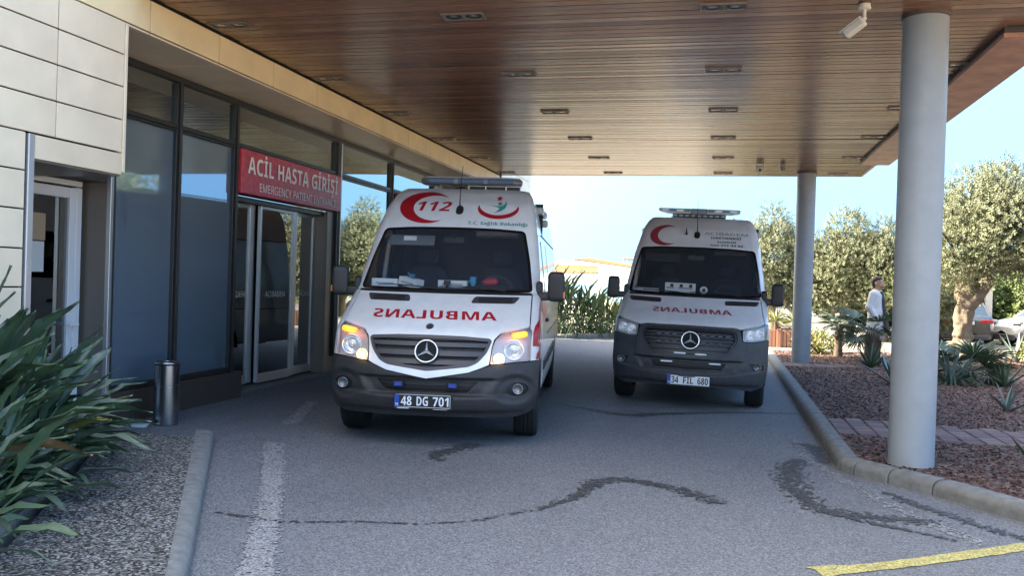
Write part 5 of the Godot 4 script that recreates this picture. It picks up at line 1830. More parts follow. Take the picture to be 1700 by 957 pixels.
func strelitzias() -> void:
	leaf_materials()
	var r := RandomNumberGenerator.new()
	r.seed = 31
	for i in 18:
		var rise := [1.45, 1.25, 1.05, 0.85, 0.62, 0.42][i % 6] as float
		leaf_kinds.append(long_leaf(r.randf_range(0.42, 0.68), r.randf_range(0.46, 0.66), r.randf_range(0.075, 0.115), rise, r.randf_range(0.25, 0.75) + (1.35 - rise) * 0.35, r, 0.55).mesh())
	var spots := [[-5.06, 5.80, 0.74, 58], [-4.92, 5.34, 0.92, 70], [-4.62, 4.92, 0.86, 70], [-5.0, 4.95, 1.2, 56], [-4.34, 4.5, 0.76, 64], [-4.02, 3.98, 0.74, 62], [-4.6, 4.25, 1.05, 46], [-3.72, 3.5, 0.70, 46]]
	var said := ["strelitzia clump nearest the side door, leaves reaching over the foam tray", "tall strelitzia clump against the panel wall below the white door frame", "wide strelitzia clump in the middle of the left planting", "tallest strelitzia clump at the left picture edge", "strelitzia clump leaning over the pebbled slabs", "lowest strelitzia clump, drooping over the walk at the lower corner", "strelitzia clump behind the drooping one at the left picture edge", "strelitzia clump in the very corner of the picture, nearest the viewer"]
	for k in spots.size():
		var s: Array = spots[k]
		var o := thing("strelitzia_plant", V(s[0], 0.09, s[1]), said[k], "plant", "strelitzias beside the wall")
		for i in s[3]:
			var m: String = ["leaf_deep", "leaf_mid", "leaf_grey", "leaf_deep", "leaf_mid"][r.randi() % 5]
			var f := r.randf()
			if f < 0.03: m = "leaf_yellow"
			elif f < 0.05: m = "leaf_dry"
			var tier = float(i) / s[3]
			var kind := int(clampf(tier * 6.0, 0, 5)) + 6 * (r.randi() % 3)
			var lf := obj("leaf", leaf_kinds[kind], mats[m], o)
			var yaw := r.randf() * TAU
			# crowded growth turns away from the wall, towards the light
			if cos(yaw) < -0.3 and r.randf() < 0.35: yaw = PI - yaw
			var root := Vector3(r.randfn(0, 0.10), 0, r.randfn(0, 0.10))
			var roll := r.randf_range(-0.25, 0.25)
			lf.transform = Transform3D(Basis(Vector3.UP, yaw) * Basis(Vector3.RIGHT, roll) * Basis.from_scale(Vector3.ONE * s[2] * r.randf_range(0.8, 1.15)), root)
	# the taller clumps beyond the ambulances
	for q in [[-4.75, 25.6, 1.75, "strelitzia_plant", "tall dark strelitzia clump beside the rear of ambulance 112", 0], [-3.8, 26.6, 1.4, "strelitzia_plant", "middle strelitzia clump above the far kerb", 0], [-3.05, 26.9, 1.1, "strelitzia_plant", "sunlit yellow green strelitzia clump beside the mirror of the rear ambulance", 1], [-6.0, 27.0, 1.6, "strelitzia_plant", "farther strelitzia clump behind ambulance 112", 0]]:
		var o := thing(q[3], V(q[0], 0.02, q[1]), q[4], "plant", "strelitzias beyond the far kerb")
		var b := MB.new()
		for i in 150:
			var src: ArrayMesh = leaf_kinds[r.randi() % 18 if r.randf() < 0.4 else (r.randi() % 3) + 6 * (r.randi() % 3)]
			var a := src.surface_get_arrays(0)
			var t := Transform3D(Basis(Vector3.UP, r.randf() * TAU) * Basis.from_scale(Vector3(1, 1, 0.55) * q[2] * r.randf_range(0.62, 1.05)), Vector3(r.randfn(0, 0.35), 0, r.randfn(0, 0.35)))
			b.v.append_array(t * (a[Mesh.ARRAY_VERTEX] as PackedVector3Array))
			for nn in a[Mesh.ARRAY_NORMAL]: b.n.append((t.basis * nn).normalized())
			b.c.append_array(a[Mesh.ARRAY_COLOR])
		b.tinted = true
		obj("foliage", b, mats.leaf_sunny if q[5] else mats.palm_green, o)  # the sunlit clump has its sun put into a yellower leaf colour

func fan_frond(r: RandomNumberGenerator, reach: float) -> ArrayMesh:
	# stalk along +x, then a fan of folded blades
	var b := MB.new()
	b.tinted = true
	b.col = Color(1.3, 1.2, 0.9)
	var hub := Vector3(reach * 0.48, 0, 0)
	b.tube([Vector3.ZERO, hub * 0.5 + Vector3(0, 0.02, 0), hub], [0.012, 0.009, 0.007], 5, false)
	var n := 21
	for i in n:
		var a := lerpf(-1.75, 1.75, i / (n - 1.0)) + r.randfn(0, 0.03)
		var l := reach * (0.60 - 0.13 * absf(a) / 1.75) * r.randf_range(0.9, 1.05)
		var d := Vector3(cos(a), 0.10 * absf(a) - 0.05, sin(a))
		var s := Vector3(-sin(a), 0, cos(a)) * 0.018 * reach / 0.9
		b.col = Color.WHITE * r.randf_range(0.8, 1.2)
		var mid := hub + d * l * 0.55 + Vector3(0, 0.02, 0)
		var tip := hub + d * l + Vector3(0, r.randf_range(-0.12, 0.0) * l, 0)
		for e in [-1.0, 1.0]:
			b.tri(hub, mid, mid + s * e + Vector3(0, 0.012, 0), Vector3.UP)
			b.tri(mid, tip, mid + s * e + Vector3(0, 0.012, 0), Vector3.UP)
			b.tri(hub, mid + s * e + Vector3(0, 0.012, 0), hub + s * e * 0.3, Vector3.UP)
	return b.mesh()

func palm(at: Vector3, label: String, trunk_h: float, trunk_r: float, reach: float, count: int, r: RandomNumberGenerator, droop := 0.0) -> void:
	var o := thing("fan_palm", at, label, "palm", "fan palms in the red bed")
	var b := MB.new()
	b.tinted = true
	b.col = Color.WHITE
	b.tube([Vector3(0, -0.05, 0), Vector3(0, trunk_h * 0.4, 0), Vector3(0.01, trunk_h * 0.8, 0), Vector3(0, trunk_h, 0)], [trunk_r * 1.1, trunk_r, trunk_r * 0.95, trunk_r * 0.7], 14)
	# cut leaf stubs round the trunk
	for i in int(trunk_h * 110):
		var y := r.randf() * trunk_h
		var a := i * 2.4
		var d := Vector3(cos(a), 0.9, sin(a)).normalized()
		b.col = Color.WHITE * r.randf_range(0.6, 1.3)
		var s := Vector3(-sin(a), 0, cos(a)) * 0.022
		var base := Vector3(cos(a), 0, sin(a)) * trunk_r * 0.85 + Vector3(0, y, 0)
		b.tri(base - s, base + s, base + d * 0.085, Vector3(cos(a), 0, sin(a)))
		b.tri(base - s, base + d * 0.085 , base + d * 0.01 - Vector3(0, 0.02, 0), Vector3(cos(a), 0, sin(a)))
	obj("trunk", b, mat_bark(), o)
	var kinds := []
	for i in 4: kinds.append(fan_frond(r, reach))
	for i in count:
		var f := obj("frond", kinds[i % 4], mats.palm_green, o)
		var el := lerpf(0.75, -0.35 - droop, pow((i + 0.5) / count, 0.9))
		f.transform = Transform3D(Basis(Vector3.UP, i * 2.399 + r.randf() * 0.3) * Basis(Vector3.BACK, el) * Basis(Vector3.RIGHT, r.randfn(0, 0.3)) * Basis.from_scale(Vector3.ONE * r.randf_range(0.85, 1.1)), Vector3(0, trunk_h - 0.02, 0))

func mat_bark() -> StandardMaterial3D:
	var m := rough_mat("palm_bark", Color(0.17, 0.13, 0.095), 0.95, tex["fine"], 0.4)
	m.vertex_color_use_as_albedo = true
	return m

func agave(at: Vector3, label: String, n: int, l: float, w: float, m: Material, r: RandomNumberGenerator) -> void:
	var o := thing("agave_plant", at, label, "plant", "agaves in the red bed")
	for i in n:
		var b := MB.new()
		b.tinted = true
		var el := lerpf(1.35, 0.35, float(i) / n)
		var yaw := i * 2.399 + r.randf() * 0.4
		var rows := []
		var low := []
		for k in 9:
			var t := k / 8.0
			var d := Vector3(cos(el) * t * l, sin(el) * t * l - 0.10 * l * t * t * (1.4 - el), 0)
			var ww := w * (0.55 + 1.2 * t - 1.75 * t * t) * 0.75 + 0.001
			if k == 8: ww = 0.001
			var row := []
			for s in [-1.0, -0.5, 0.0, 0.5, 1.0]: row.append(d + Vector3(-sin(el) * absf(s) * ww * 0.35, cos(el) * absf(s) * ww * 0.35, s * ww))
			rows.append(row)
			var rl := []
			for s in [-1.0, 0.0, 1.0]: rl.append(d + Vector3(sin(el) * (1 - absf(s)) * 0.02 * (1 - t) - sin(el) * absf(s) * ww * 0.35, -cos(el) * (1 - absf(s)) * 0.02 * (1 - t) + cos(el) * absf(s) * ww * 0.35, s * ww))
			low.append(rl)
		b.col = Color.WHITE * r.randf_range(0.85, 1.15)
		b.sheet(rows, Vector3(-sin(el), cos(el), 0))
		b.sheet(low, Vector3(sin(el), -cos(el), 0))
		var f := obj("leaf", b, m, o)
		f.transform = Transform3D(Basis(Vector3.UP, yaw).scaled(Vector3.ONE * r.randf_range(0.85, 1.1)), Vector3.ZERO)

func bush(called: String, at: Vector3, label: String, size: Vector3, m: Material, n: int, leaf: float, r: RandomNumberGenerator, group := "") -> void:
	var o := thing(called, at, label, "shrub", group)
	var st := MB.new()
	for i in 7:
		var a := r.randf() * TAU
		st.tube([Vector3.ZERO, Vector3(cos(a) * size.x * 0.4, size.y * 0.6, sin(a) * size.z * 0.4)], [0.015, 0.006], 5)
	obj("stem", st, mat_bark(), o)
	foliage(o, "foliage", m, spread(r, [[Vector3(0, size.y * 0.5, 0), size * Vector3(0.5, 0.5, 0.5)]], n, 0.45), leaf, r)

# points in the outer part of ellipsoids [centre, radii]
func spread(r: RandomNumberGenerator, lobes: Array, n: int, core: float) -> Array:
	var vol := 0.0
	for l in lobes: vol += pow(l[1].x * l[1].y * l[1].z, 0.66)
	var out := []
	for l in lobes:
		var k := int(n * pow(l[1].x * l[1].y * l[1].z, 0.66) / vol)
		for i in k:
			var d := Vector3(r.randfn(), r.randfn(), r.randfn()).normalized()
			var s := lerpf(core, 1.0, sqrt(r.randf())) * (1.0 + maxf(0.0, r.randfn(0, 0.10)))
			out.append([l[0] + d * s * l[1], d])
	return out

var spray_mesh := {}
func spray(kind: String) -> ArrayMesh:
	if spray_mesh.has(kind): return spray_mesh[kind]
	var r := RandomNumberGenerator.new()
	r.seed = hash(kind)
	var b := MB.new()
	b.tinted = true
	var n := 11 if kind == "olive" else 9
	for i in n:
		var t := i / float(n - 1)
		var base := Vector3(0, t * 0.75, 0)
		var a := i * 2.4
		var d := (Vector3(cos(a), 0.75, sin(a))).normalized()
		var l := (0.36 if kind == "olive" else 0.42) * (1.0 - 0.3 * t)
		var w := l * (0.20 if kind == "olive" else 0.34)
		var s := Vector3(-sin(a), 0.2, cos(a)).normalized() * w
		var up := s.cross(d)
		b.col = Color.WHITE * r.randf_range(0.7, 1.25)
		if kind == "olive" and i % 3 == 0: b.col = Color(1.55, 1.5, 1.45)
		b.tri(base, base + d * l * 0.5 + s, base + d * l, up)
		b.tri(base, base + d * l, base + d * l * 0.5 - s, up)
	spray_mesh[kind] = b.mesh()
	return spray_mesh[kind]

func foliage(par: Node3D, called: String, m: Material, pts: Array, size: float, r: RandomNumberGenerator, kind := "olive") -> void:
	var mm := MultiMesh.new()
	mm.transform_format = MultiMesh.TRANSFORM_3D
	mm.use_colors = true
	mm.mesh = spray(kind)
	mm.instance_count = pts.size()
	for i in pts.size():
		var out: Vector3 = (pts[i][1] + Vector3(r.randfn(0, 0.45), 0.35 + r.randfn(0, 0.45), r.randfn(0, 0.45))).normalized()
		var side := out.cross(Vector3(r.randfn(), r.randfn(), r.randfn())).normalized()
		var q := Basis(side, out, side.cross(out)).scaled(Vector3.ONE * size * r.randf_range(0.7, 1.3))
		mm.set_instance_transform(i, Transform3D(q, pts[i][0]))
		mm.set_instance_color(i, Color.WHITE * r.randf_range(0.72, 1.28))
	var o := MultiMeshInstance3D.new()
	o.name = numbered(par, called)
	o.multimesh = mm
	o.material_override = m
	o.set_meta("kind", "stuff")
	par.add_child(o, true)

func palms_and_agaves() -> void:
	var r := RandomNumberGenerator.new()
	r.seed = 77
	palm(V(2.95, bed_y(3, 19.5), 19.3), "bigger fan palm with shaggy trunk in front of the man in the white coat", 0.74, 0.14, 0.86, 15, r, 0.25)
	palm(V(2.60, bed_y(2.6, 21.8), 21.7), "small fan palm on a slim trunk beside the far column", 0.74, 0.09, 0.52, 16, r)
	palm(V(3.95, bed_y(4, 16.6), 16.5), "broad low fan palm right behind the near column", 0.22, 0.2, 1.0, 24, r, 0.0)
	palm(V(7.0, bed_y(6, 19.5), 19.3), "fan palm cut by the right picture edge", 1.0, 0.16, 1.1, 22, r)
	agave(V(2.72, bed_y(2.7, 15.6), 15.5), "grey agave just left of the near column", 12, 0.72, 0.060, mats.agave_grey, r)
	agave(V(3.62, bed_y(3.6, 12.9), 12.8), "young five leaved agave alone on the red chips behind the near brick path", 6, 0.46, 0.055, mats.agave_grey, r)
	agave(V(6.3, bed_y(6.3, 22), 21.8), "sunlit agave in front of the white hatchback", 11, 0.75, 0.06, mats.agave_grey, r)
	agave(V(2.66, bed_y(2.6, 8.6), 8.5), "agave cut by the right picture edge beside the near column", 9, 0.42, 0.05, mats.agave_green, r)
	agave(V(3.65, bed_y(3.8, 15.9), 15.9), "spiky agave in the shade of the broad palm", 15, 0.75, 0.05, mats.agave_grey, r)
	agave(V(4.45, bed_y(4.2, 16.2), 15.9), "low agave to the right of the broad palm", 13, 0.62, 0.045, mats.agave_green, r)
	agave(V(2.85, bed_y(2.9, 18.9), 18.7), "dense spiky agave at the foot of the bigger palm", 26, 0.62, 0.03, mats.agave_green, r)
	agave(V(4.0, bed_y(4.0, 13.2), 12.5), "tiny agave seedling next to the young five leaved one", 5, 0.18, 0.03, mats.agave_grey, r)
	bush("low_shrub", V(2.27, bed_y(2.3, 22.5), 22.6), "low yellow green shrub beside the far column", Vector3(1.0, 0.45, 0.7), mats.leaf_sunny, 220, 0.22, r)
	bush("low_shrub", V(6.75, bed_y(6.7, 21.4), 21.3), "yellow green shrub next to the sunlit agave", Vector3(0.9, 0.42, 0.7), mats.leaf_sunny, 200, 0.22, r)

func tree(called: String, at: Vector3, label: String, trunk: Array, radii: Array, limbs: Array, lobes: Array, n: int, leaf: float, m: Material, r: RandomNumberGenerator, group: String, kind := "olive", core := 0.55) -> void:
	var o := thing(called, at, label, "tree", group)
	var b := MB.new()
	if trunk.size() > 4:
		var bones := []
		for i in trunk.size() - 1: bones.append([trunk[i], trunk[i + 1], radii[i] * 0.8, radii[i + 1] * 0.8])
		for i in 26:
			var a := i * 2.399
			var t := r.randf()
			var rad := lerpf(0.21, 0.14, t)
			var at2 := Vector3(cos(a) * rad, t * 1.7, sin(a) * rad)
			bones.append([at2, at2 * Vector3(0.9, 1, 0.9) + Vector3(r.randfn(0, 0.05), r.randf_range(0.15, 0.5), r.randfn(0, 0.05)), r.randf_range(0.04, 0.09), r.randf_range(0.03, 0.06)])
		for i in 7:
			var a := i * 0.9
			bones.append([Vector3(cos(a) * 0.3, 0.3, sin(a) * 0.3), Vector3(cos(a) * 0.52, -0.08, sin(a) * 0.52), 0.12, 0.05])
		for l in limbs: bones.append([l[0], (l[0] as Vector3).lerp(l[1], 0.45), l[2] * 1.05, l[2] * 0.75])
		b = net(bones, 0.035, 0.06)
	else: b.tube(trunk, radii, 14)
	obj("trunk", b, rough_mat("olive_bark", Color(0.20, 0.165, 0.125), 0.95, tex["blotch"], 0.9, tex["soft_n"], 1.0), o)
	b = MB.new()
	for l in limbs:
		var a: Vector3 = l[0]
		var c: Vector3 = l[1]
		var mid := a.lerp(c, 0.5) + Vector3(r.randfn(0, 0.12), 0.1, r.randfn(0, 0.12))
		b.tube([a, mid, c], [l[2], l[2] * 0.7, l[2] * 0.35], 8)
		for i in 4:
			var e := c + Vector3(r.randfn(0, 0.6), r.randf_range(0.2, 0.8), r.randfn(0, 0.6))
			b.tube([mid.lerp(c, 0.6), e], [l[2] * 0.35, 0.012], 6)
	if limbs.size(): obj("limb", b, mats.olive_bark, o)
	foliage(o, "crown", m, spread(r, lobes, n, core), leaf, r, kind)

func round_lobes(r: RandomNumberGenerator, c: Vector3, rad: Vector3, n: int, s := 0.42) -> Array:
	var out := [[c, rad * 0.66]]
	for i in n:
		var a := i * 2.399
		var y := lerpf(-0.75, 0.85, (i + 0.5) / n)
		var q := sqrt(1.0 - y * y)
		var d := Vector3(cos(a) * q, y, sin(a) * q)
		out.append([c + d * rad * 0.62, rad * s * r.randf_range(0.75, 1.2)])
	return out

func trees() -> void:
	var r := RandomNumberGenerator.new()
	r.seed = 404
	for q in [["olive_leaf", Color(0.11, 0.13, 0.068)], ["olive_pale", Color(0.14, 0.16, 0.092)], ["bush_leaf", Color(0.075, 0.11, 0.032)], ["dark_leaf", Color(0.045, 0.07, 0.030)], ["pine_leaf", Color(0.035, 0.065, 0.035)]]:
		var m := mat(q[0], q[1], 0.6)
		m.vertex_color_use_as_albedo = true
		m.backlight_enabled = true; m.backlight = Color(0.35, 0.4, 0.15)
		m.cull_mode = BaseMaterial3D.CULL_DISABLED
	# the big old olive at the right
	var c := Vector3(1.25, 3.35, -0.2)
	tree("olive_tree", V(5.72, 0, 23.9), "big gnarled olive tree right of the near column with a thick pale trunk", [Vector3(-0.05, -0.1, 0), Vector3(0, 0.35, 0), Vector3(0.04, 1.0, 0.02), Vector3(0.02, 1.55, 0), Vector3(0.12, 1.95, 0)], [0.32, 0.24, 0.19, 0.21, 0.13],
		[[Vector3(0.15, 1.35, 0.05), Vector3(1.0, 2.6, 0.2), 0.16], [Vector3(0.0, 1.7, 0), Vector3(-0.1, 2.9, -0.2), 0.13], [Vector3(0.1, 1.8, 0), Vector3(0.7, 3.4, -0.7), 0.12], [Vector3(0.7, 2.2, 0.1), Vector3(1.9, 3.0, 0.4), 0.10]],
		round_lobes(r, c, Vector3(2.0, 1.85, 1.8), 16, 0.40) + [[Vector3(-0.35, 2.35, 0.2), Vector3(0.6, 0.7, 0.7)], [Vector3(0.15, 2.7, 0.2), Vector3(0.75, 1.0, 0.8)], [Vector3(0.3, 3.6, 0), Vector3(0.8, 0.8, 0.8)], [Vector3(0.0, 2.1, -0.6), Vector3(0.6, 0.5, 0.5)]], 11500, 0.20, mats.olive_pale, r, "olive trees")
	# row behind the car park
	var rows := [[3.95, 31.8, 4.35, 1.45, "olive tree right of the far column, crown rising to a point", "olive_pale"], [1.7, 32.3, 4.5, 1.35, "olive tree behind the mirror of the rear ambulance", "olive_pale"], [2.9, 33.2, 3.6, 1.0, "olive tree hidden half by the far column", "olive_leaf"], [5.05, 31.2, 4.0, 1.1, "slender olive tree above the silver car", "olive_pale"], [6.2, 30.2, 3.0, 1.15, "low olive bush behind the man in the white coat", "olive_leaf"], [7.4, 34.5, 3.1, 1.3, "olive tree seen past the near column edge", "olive_leaf"],
		[9.7, 19.0, 4.6, 1.7, "olive tree out by the right, seen in the door glass", "olive_pale"], [10.8, 25.0, 4.8, 1.9, "olive tree beyond the right picture edge", "olive_leaf"], [9.4, 13.2, 4.4, 1.6, "olive tree nearest the right, seen in the window glass", "olive_pale"], [14.5, 31.0, 4.6, 1.9, "olive tree far right behind the hatchback", "olive_leaf"]]
	for q in rows:
		var h: float = q[2]
		var w: float = q[3]
		tree("olive_tree", V(q[0], -0.1, q[1]), q[4], [Vector3(0, 0, 0), Vector3(0.05, 0.6, 0), Vector3(-0.03, 1.2, 0.03), Vector3(0, h * 0.5, 0)], [0.22, 0.16, 0.14, 0.07], [[Vector3(0, 1.0, 0), Vector3(-0.5, h * 0.6, 0.2), 0.08], [Vector3(0, 1.1, 0), Vector3(0.55, h * 0.65, -0.2), 0.08]],
			round_lobes(r, Vector3(0, h * 0.56, 0), Vector3(w, h * 0.44, w), 12, 0.40) + [[Vector3(r.randfn(0, 0.2), h * 0.86, 0), Vector3(w * 0.4, h * 0.16, w * 0.4)]], int(2600 + 1700 * w), 0.22, mats[q[5]], r, "olive trees", "olive", 0.45)
	for q in [[6.0, 39.0, 4.2, 1.1, "dark cypress like tree behind the low olive bush"], [13.5, 17.5, 7.5, 1.5, "tall dark conifer right of the drive, seen only in the window glass"]]:
		var lb := []
		for i in 7: lb.append([Vector3(0, q[2] * (0.22 + 0.11 * i), 0), Vector3(q[3], 0.45, q[3]) * (1.0 - 0.125 * i)])
		tree("conifer_tree", V(q[0], -0.1, q[1]), q[4], [Vector3.ZERO, Vector3(0, q[2] * 0.5, 0), Vector3(0, q[2] * 0.95, 0)], [0.15, 0.1, 0.03], [], lb, 2600, 0.26, mats.pine_leaf, r, "", "olive", 0.35)
	# bushes and dark trees closing the view
	var k := 0
	for q in [[0.6, 36, 2.2, 1.5], [2.2, 38, 2.6, 1.9], [4.4, 40, 2.9, 2.1], [7.8, 41, 3.2, 2.2], [10.3, 40, 3.6, 2.4], [12.8, 42, 3.9, 2.5], [15.8, 40, 4.0, 2.5], [9.0, 37.2, 2.3, 1.4], [11.4, 37.0, 2.6, 1.5], [18.5, 37, 4.2, 2.6]]:
		tree("bushy_tree", V(q[0], -0.1, q[1]), ["dark bushy tree behind the planter", "dark bushy tree behind the far column", "dark bushy tree behind the silver car", "dark bushy tree between column and big olive", "dark bushy tree behind the pale post", "bushy tree behind the white hatchback", "bushy tree at the right picture edge", "yellow green bush left of the pale post", "yellow green bush right of the pale post", "bushy tree beyond the right picture edge"][k], [Vector3.ZERO, Vector3(0, q[2] * 0.5, 0)], [0.14, 0.06], [],
			round_lobes(r, Vector3(0, q[2] * 0.52, 0), Vector3(q[3], q[2] * 0.5, q[3] * 0.8), 9, 0.42), 2000, 0.34, mats.bush_leaf if q[1] < 38.1 and q[1] > 36.5 else mats.dark_leaf, r, "bushy trees closing the car park", "broad", 0.4)
		k += 1
	# young yellow green plants in the planter
	for q in [[1.45, 26.0, "left palm like plant in the brown planter"], [1.95, 26.3, "right palm like plant in the brown planter"], [0.95, 26.6, "palm like plant at the end of the brown planter, behind the ambulance"]]:
		var o := thing("planter_plant", V(q[0], 0.45, q[1]), q[2], "plant", "plants in the brown planter")
		var st := MB.new()
		st.tube([Vector3(0, -0.2, 0), Vector3(0, 0.22, 0)], [0.05, 0.04], 8)
		obj("stem", st, mat_bark(), o)
		var f := MB.new()
		f.tinted = true
		for i in 26:
			var a := i * 2.399
			var el := lerpf(1.3, -0.2, i / 26.0)
			var d := Vector3(cos(a) * cos(el), sin(el), sin(a) * cos(el))
			var s := Vector3(-sin(a), 0, cos(a)) * 0.025
			f.col = Color.WHITE * r.randf_range(0.8, 1.2)
			var p0 := Vector3(0, 0.22, 0)
			f.tri(p0, p0 + d * 0.22 + s, p0 + d * 0.5 - Vector3(0, 0.08, 0), Vector3.UP)
			f.tri(p0, p0 + d * 0.22 - s, p0 + d * 0.5 - Vector3(0, 0.08, 0), Vector3.UP)
		obj("foliage", f, mats.leaf_sunny, o)

func far_things() -> void:
	var o := thing("planter_box", V(1.55, 0, 26.2), "reddish brown slatted planter box beyond the far column", "planter")
	var b := MB.new()
	b.box(V(1.55, 0.18, 26.35), Vector3(2.3, 0.44, 0.8), 0.01)
	obj("box", b, mat("planter_dark", Color(0.10, 0.06, 0.045), 0.8), o, true)
	for i in 24:
		wbox("slat", o, mat("planter_wood", Color(0.30, 0.15, 0.10), 0.75), 0.42 + i * 0.096, 0.42 + i * 0.096 + 0.08, -0.03, 0.44, 25.92, 25.945, 0.004)
	for x in [0.40, 1.55, 2.68]: wbox("corner_post", o, mats.planter_wood, x - 0.05, x + 0.05, -0.05, 0.47, 25.88, 25.95, 0.006)
	o = thing("sign_board", V(3.3, 0, 31.0), "low pale grey notice board with two lines of writing beside the silver car", "sign")
	wbox("board", o, mat("board_white", Color(0.62, 0.63, 0.65), 0.6), 2.83, 3.95, -0.02, 0.50, 31.0, 31.06, 0.01)
	wbox("top_rail", o, mat("board_grey", Color(0.42, 0.42, 0.40), 0.6), 2.80, 3.98, 0.50, 0.68, 30.97, 31.09, 0.01)
	for x in [2.78]: wbox("post", o, mats.board_grey, x - 0.06, x + 0.02, -0.1, 0.78, 30.98, 31.08, 0.01)
	for q in [[3.06, 0.34, 0.34], [3.02, 0.24, 0.26]]: wbox("text_line", o, mats.board_grey, q[0] - q[2] * 0.5, q[0] + q[2] * 0.5, q[1] - 0.018, q[1] + 0.018, 30.992, 30.998)
	for q in [[8.9, 34.0, 3.0, 0.11, "tall pale square post standing behind the big olive trunk"], [3.70, 32.6, 2.0, 0.07, "short pale square post behind the notice board"]]:
		o = thing("post", V(q[0], -0.1, q[1]), q[4], "post")
		b = MB.new()
		b.box(Vector3(0, q[2] * 0.5, 0), Vector3(q[3] * 2, q[2], q[3] * 2), 0.012)
		obj("shaft", b, mat("post_concrete", Color(0.42, 0.41, 0.37), 0.8), o)
		b = MB.new()
		b.box(Vector3(0, 0.03, 0), Vector3(q[3] * 3.4, 0.06, q[3] * 3.4), 0.01)
		b.box(Vector3(0, q[2] + 0.02, 0), Vector3(q[3] * 2.3, 0.04, q[3] * 2.3), 0.01)
		obj("cap", b, mats.post_concrete, o)
	# awnings over the terrace by the sea
	var cloth := mat("awning", Color(0.13, 0.078, 0.030), 0.85)
	cloth.backlight_enabled = true; cloth.backlight = Color(0.06, 0.045, 0.025)
	cloth.cull_mode = BaseMaterial3D.CULL_DISABLED
	var sails := [[V(-9.4, 2.08, 47.0), V(-6.3, 2.14, 47.0), V(-6.6, 2.5, 48.5), V(-9.6, 2.55, 48.5), "wide tan awning nearest ambulance 112"], [V(-7.9, 2.86, 48.5), V(-4.2, 2.44, 48.0), V(-4.2, 2.55, 49.0), V(-7.2, 2.98, 49.5), "long flat tan awning in the middle"], [V(-5.6, 3.02, 52), V(-3.0, 3.0, 52), V(-3.0, 3.12, 54), V(-5.6, 3.15, 54), "highest tan awning beside the rear ambulance"], [V(1.1, 2.05, 40), V(2.6, 2.2, 40), V(2.8, 2.5, 42), V(1.0, 2.4, 42), "tan awning behind the mirror of the rear ambulance"]]
	for s in sails:
		o = thing("awning", s[0], s[4], "awning", "tan awnings on the terrace")
		b = MB.new()
		var rows := []
		for i in 7:
			var row := []
			for k in 7:
				var u := i / 6.0
				var v := k / 6.0
				var p: Vector3 = (s[0] as Vector3).lerp(s[1], u).lerp((s[3] as Vector3).lerp(s[2], u), v)
				row.append(p - Vector3(0, 0.12 * sin(u * PI) * sin(v * PI), 0))
			rows.append(row)
		b.sheet(rows, Vector3.UP)
		for row in rows.size() - 1:
			b.quad(rows[row][0], rows[row + 1][0], rows[row + 1][0] - Vector3(0, 0.06, 0), rows[row][0] - Vector3(0, 0.06, 0), Vector3.BACK)
		obj("cloth", b, cloth, o, true)
		for i in 4:
			b = MB.new()
			b.tube([Vector3(s[i].x, -0.2, s[i].z), s[i] + Vector3(0, 0.1, 0)], [0.022, 0.02], 8)
			obj("pole", b, mat("pole_white", Color(0.7, 0.7, 0.7), 0.5), o, true)
	# the bay behind
	b = MB.new()
	b.quad(V(-900, -0.10, 80), V(-1, -0.10, 80), V(-1, -0.10, 1450), V(-900, -0.10, 1450), Vector3.UP)
	struct("sea", b, mat("sea_water", Color(0.12, 0.25, 0.34), 0.35))
	var n := FastNoiseLite.new()
	n.frequency = 0.004; n.seed = 9; n.fractal_octaves = 4
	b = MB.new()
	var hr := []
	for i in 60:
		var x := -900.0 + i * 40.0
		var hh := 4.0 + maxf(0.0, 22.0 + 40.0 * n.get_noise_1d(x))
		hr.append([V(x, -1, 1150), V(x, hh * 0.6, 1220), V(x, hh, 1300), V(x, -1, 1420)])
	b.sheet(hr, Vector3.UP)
	struct("hills", b, mat("hill_haze", Color(0.30, 0.36, 0.38), 0.95))

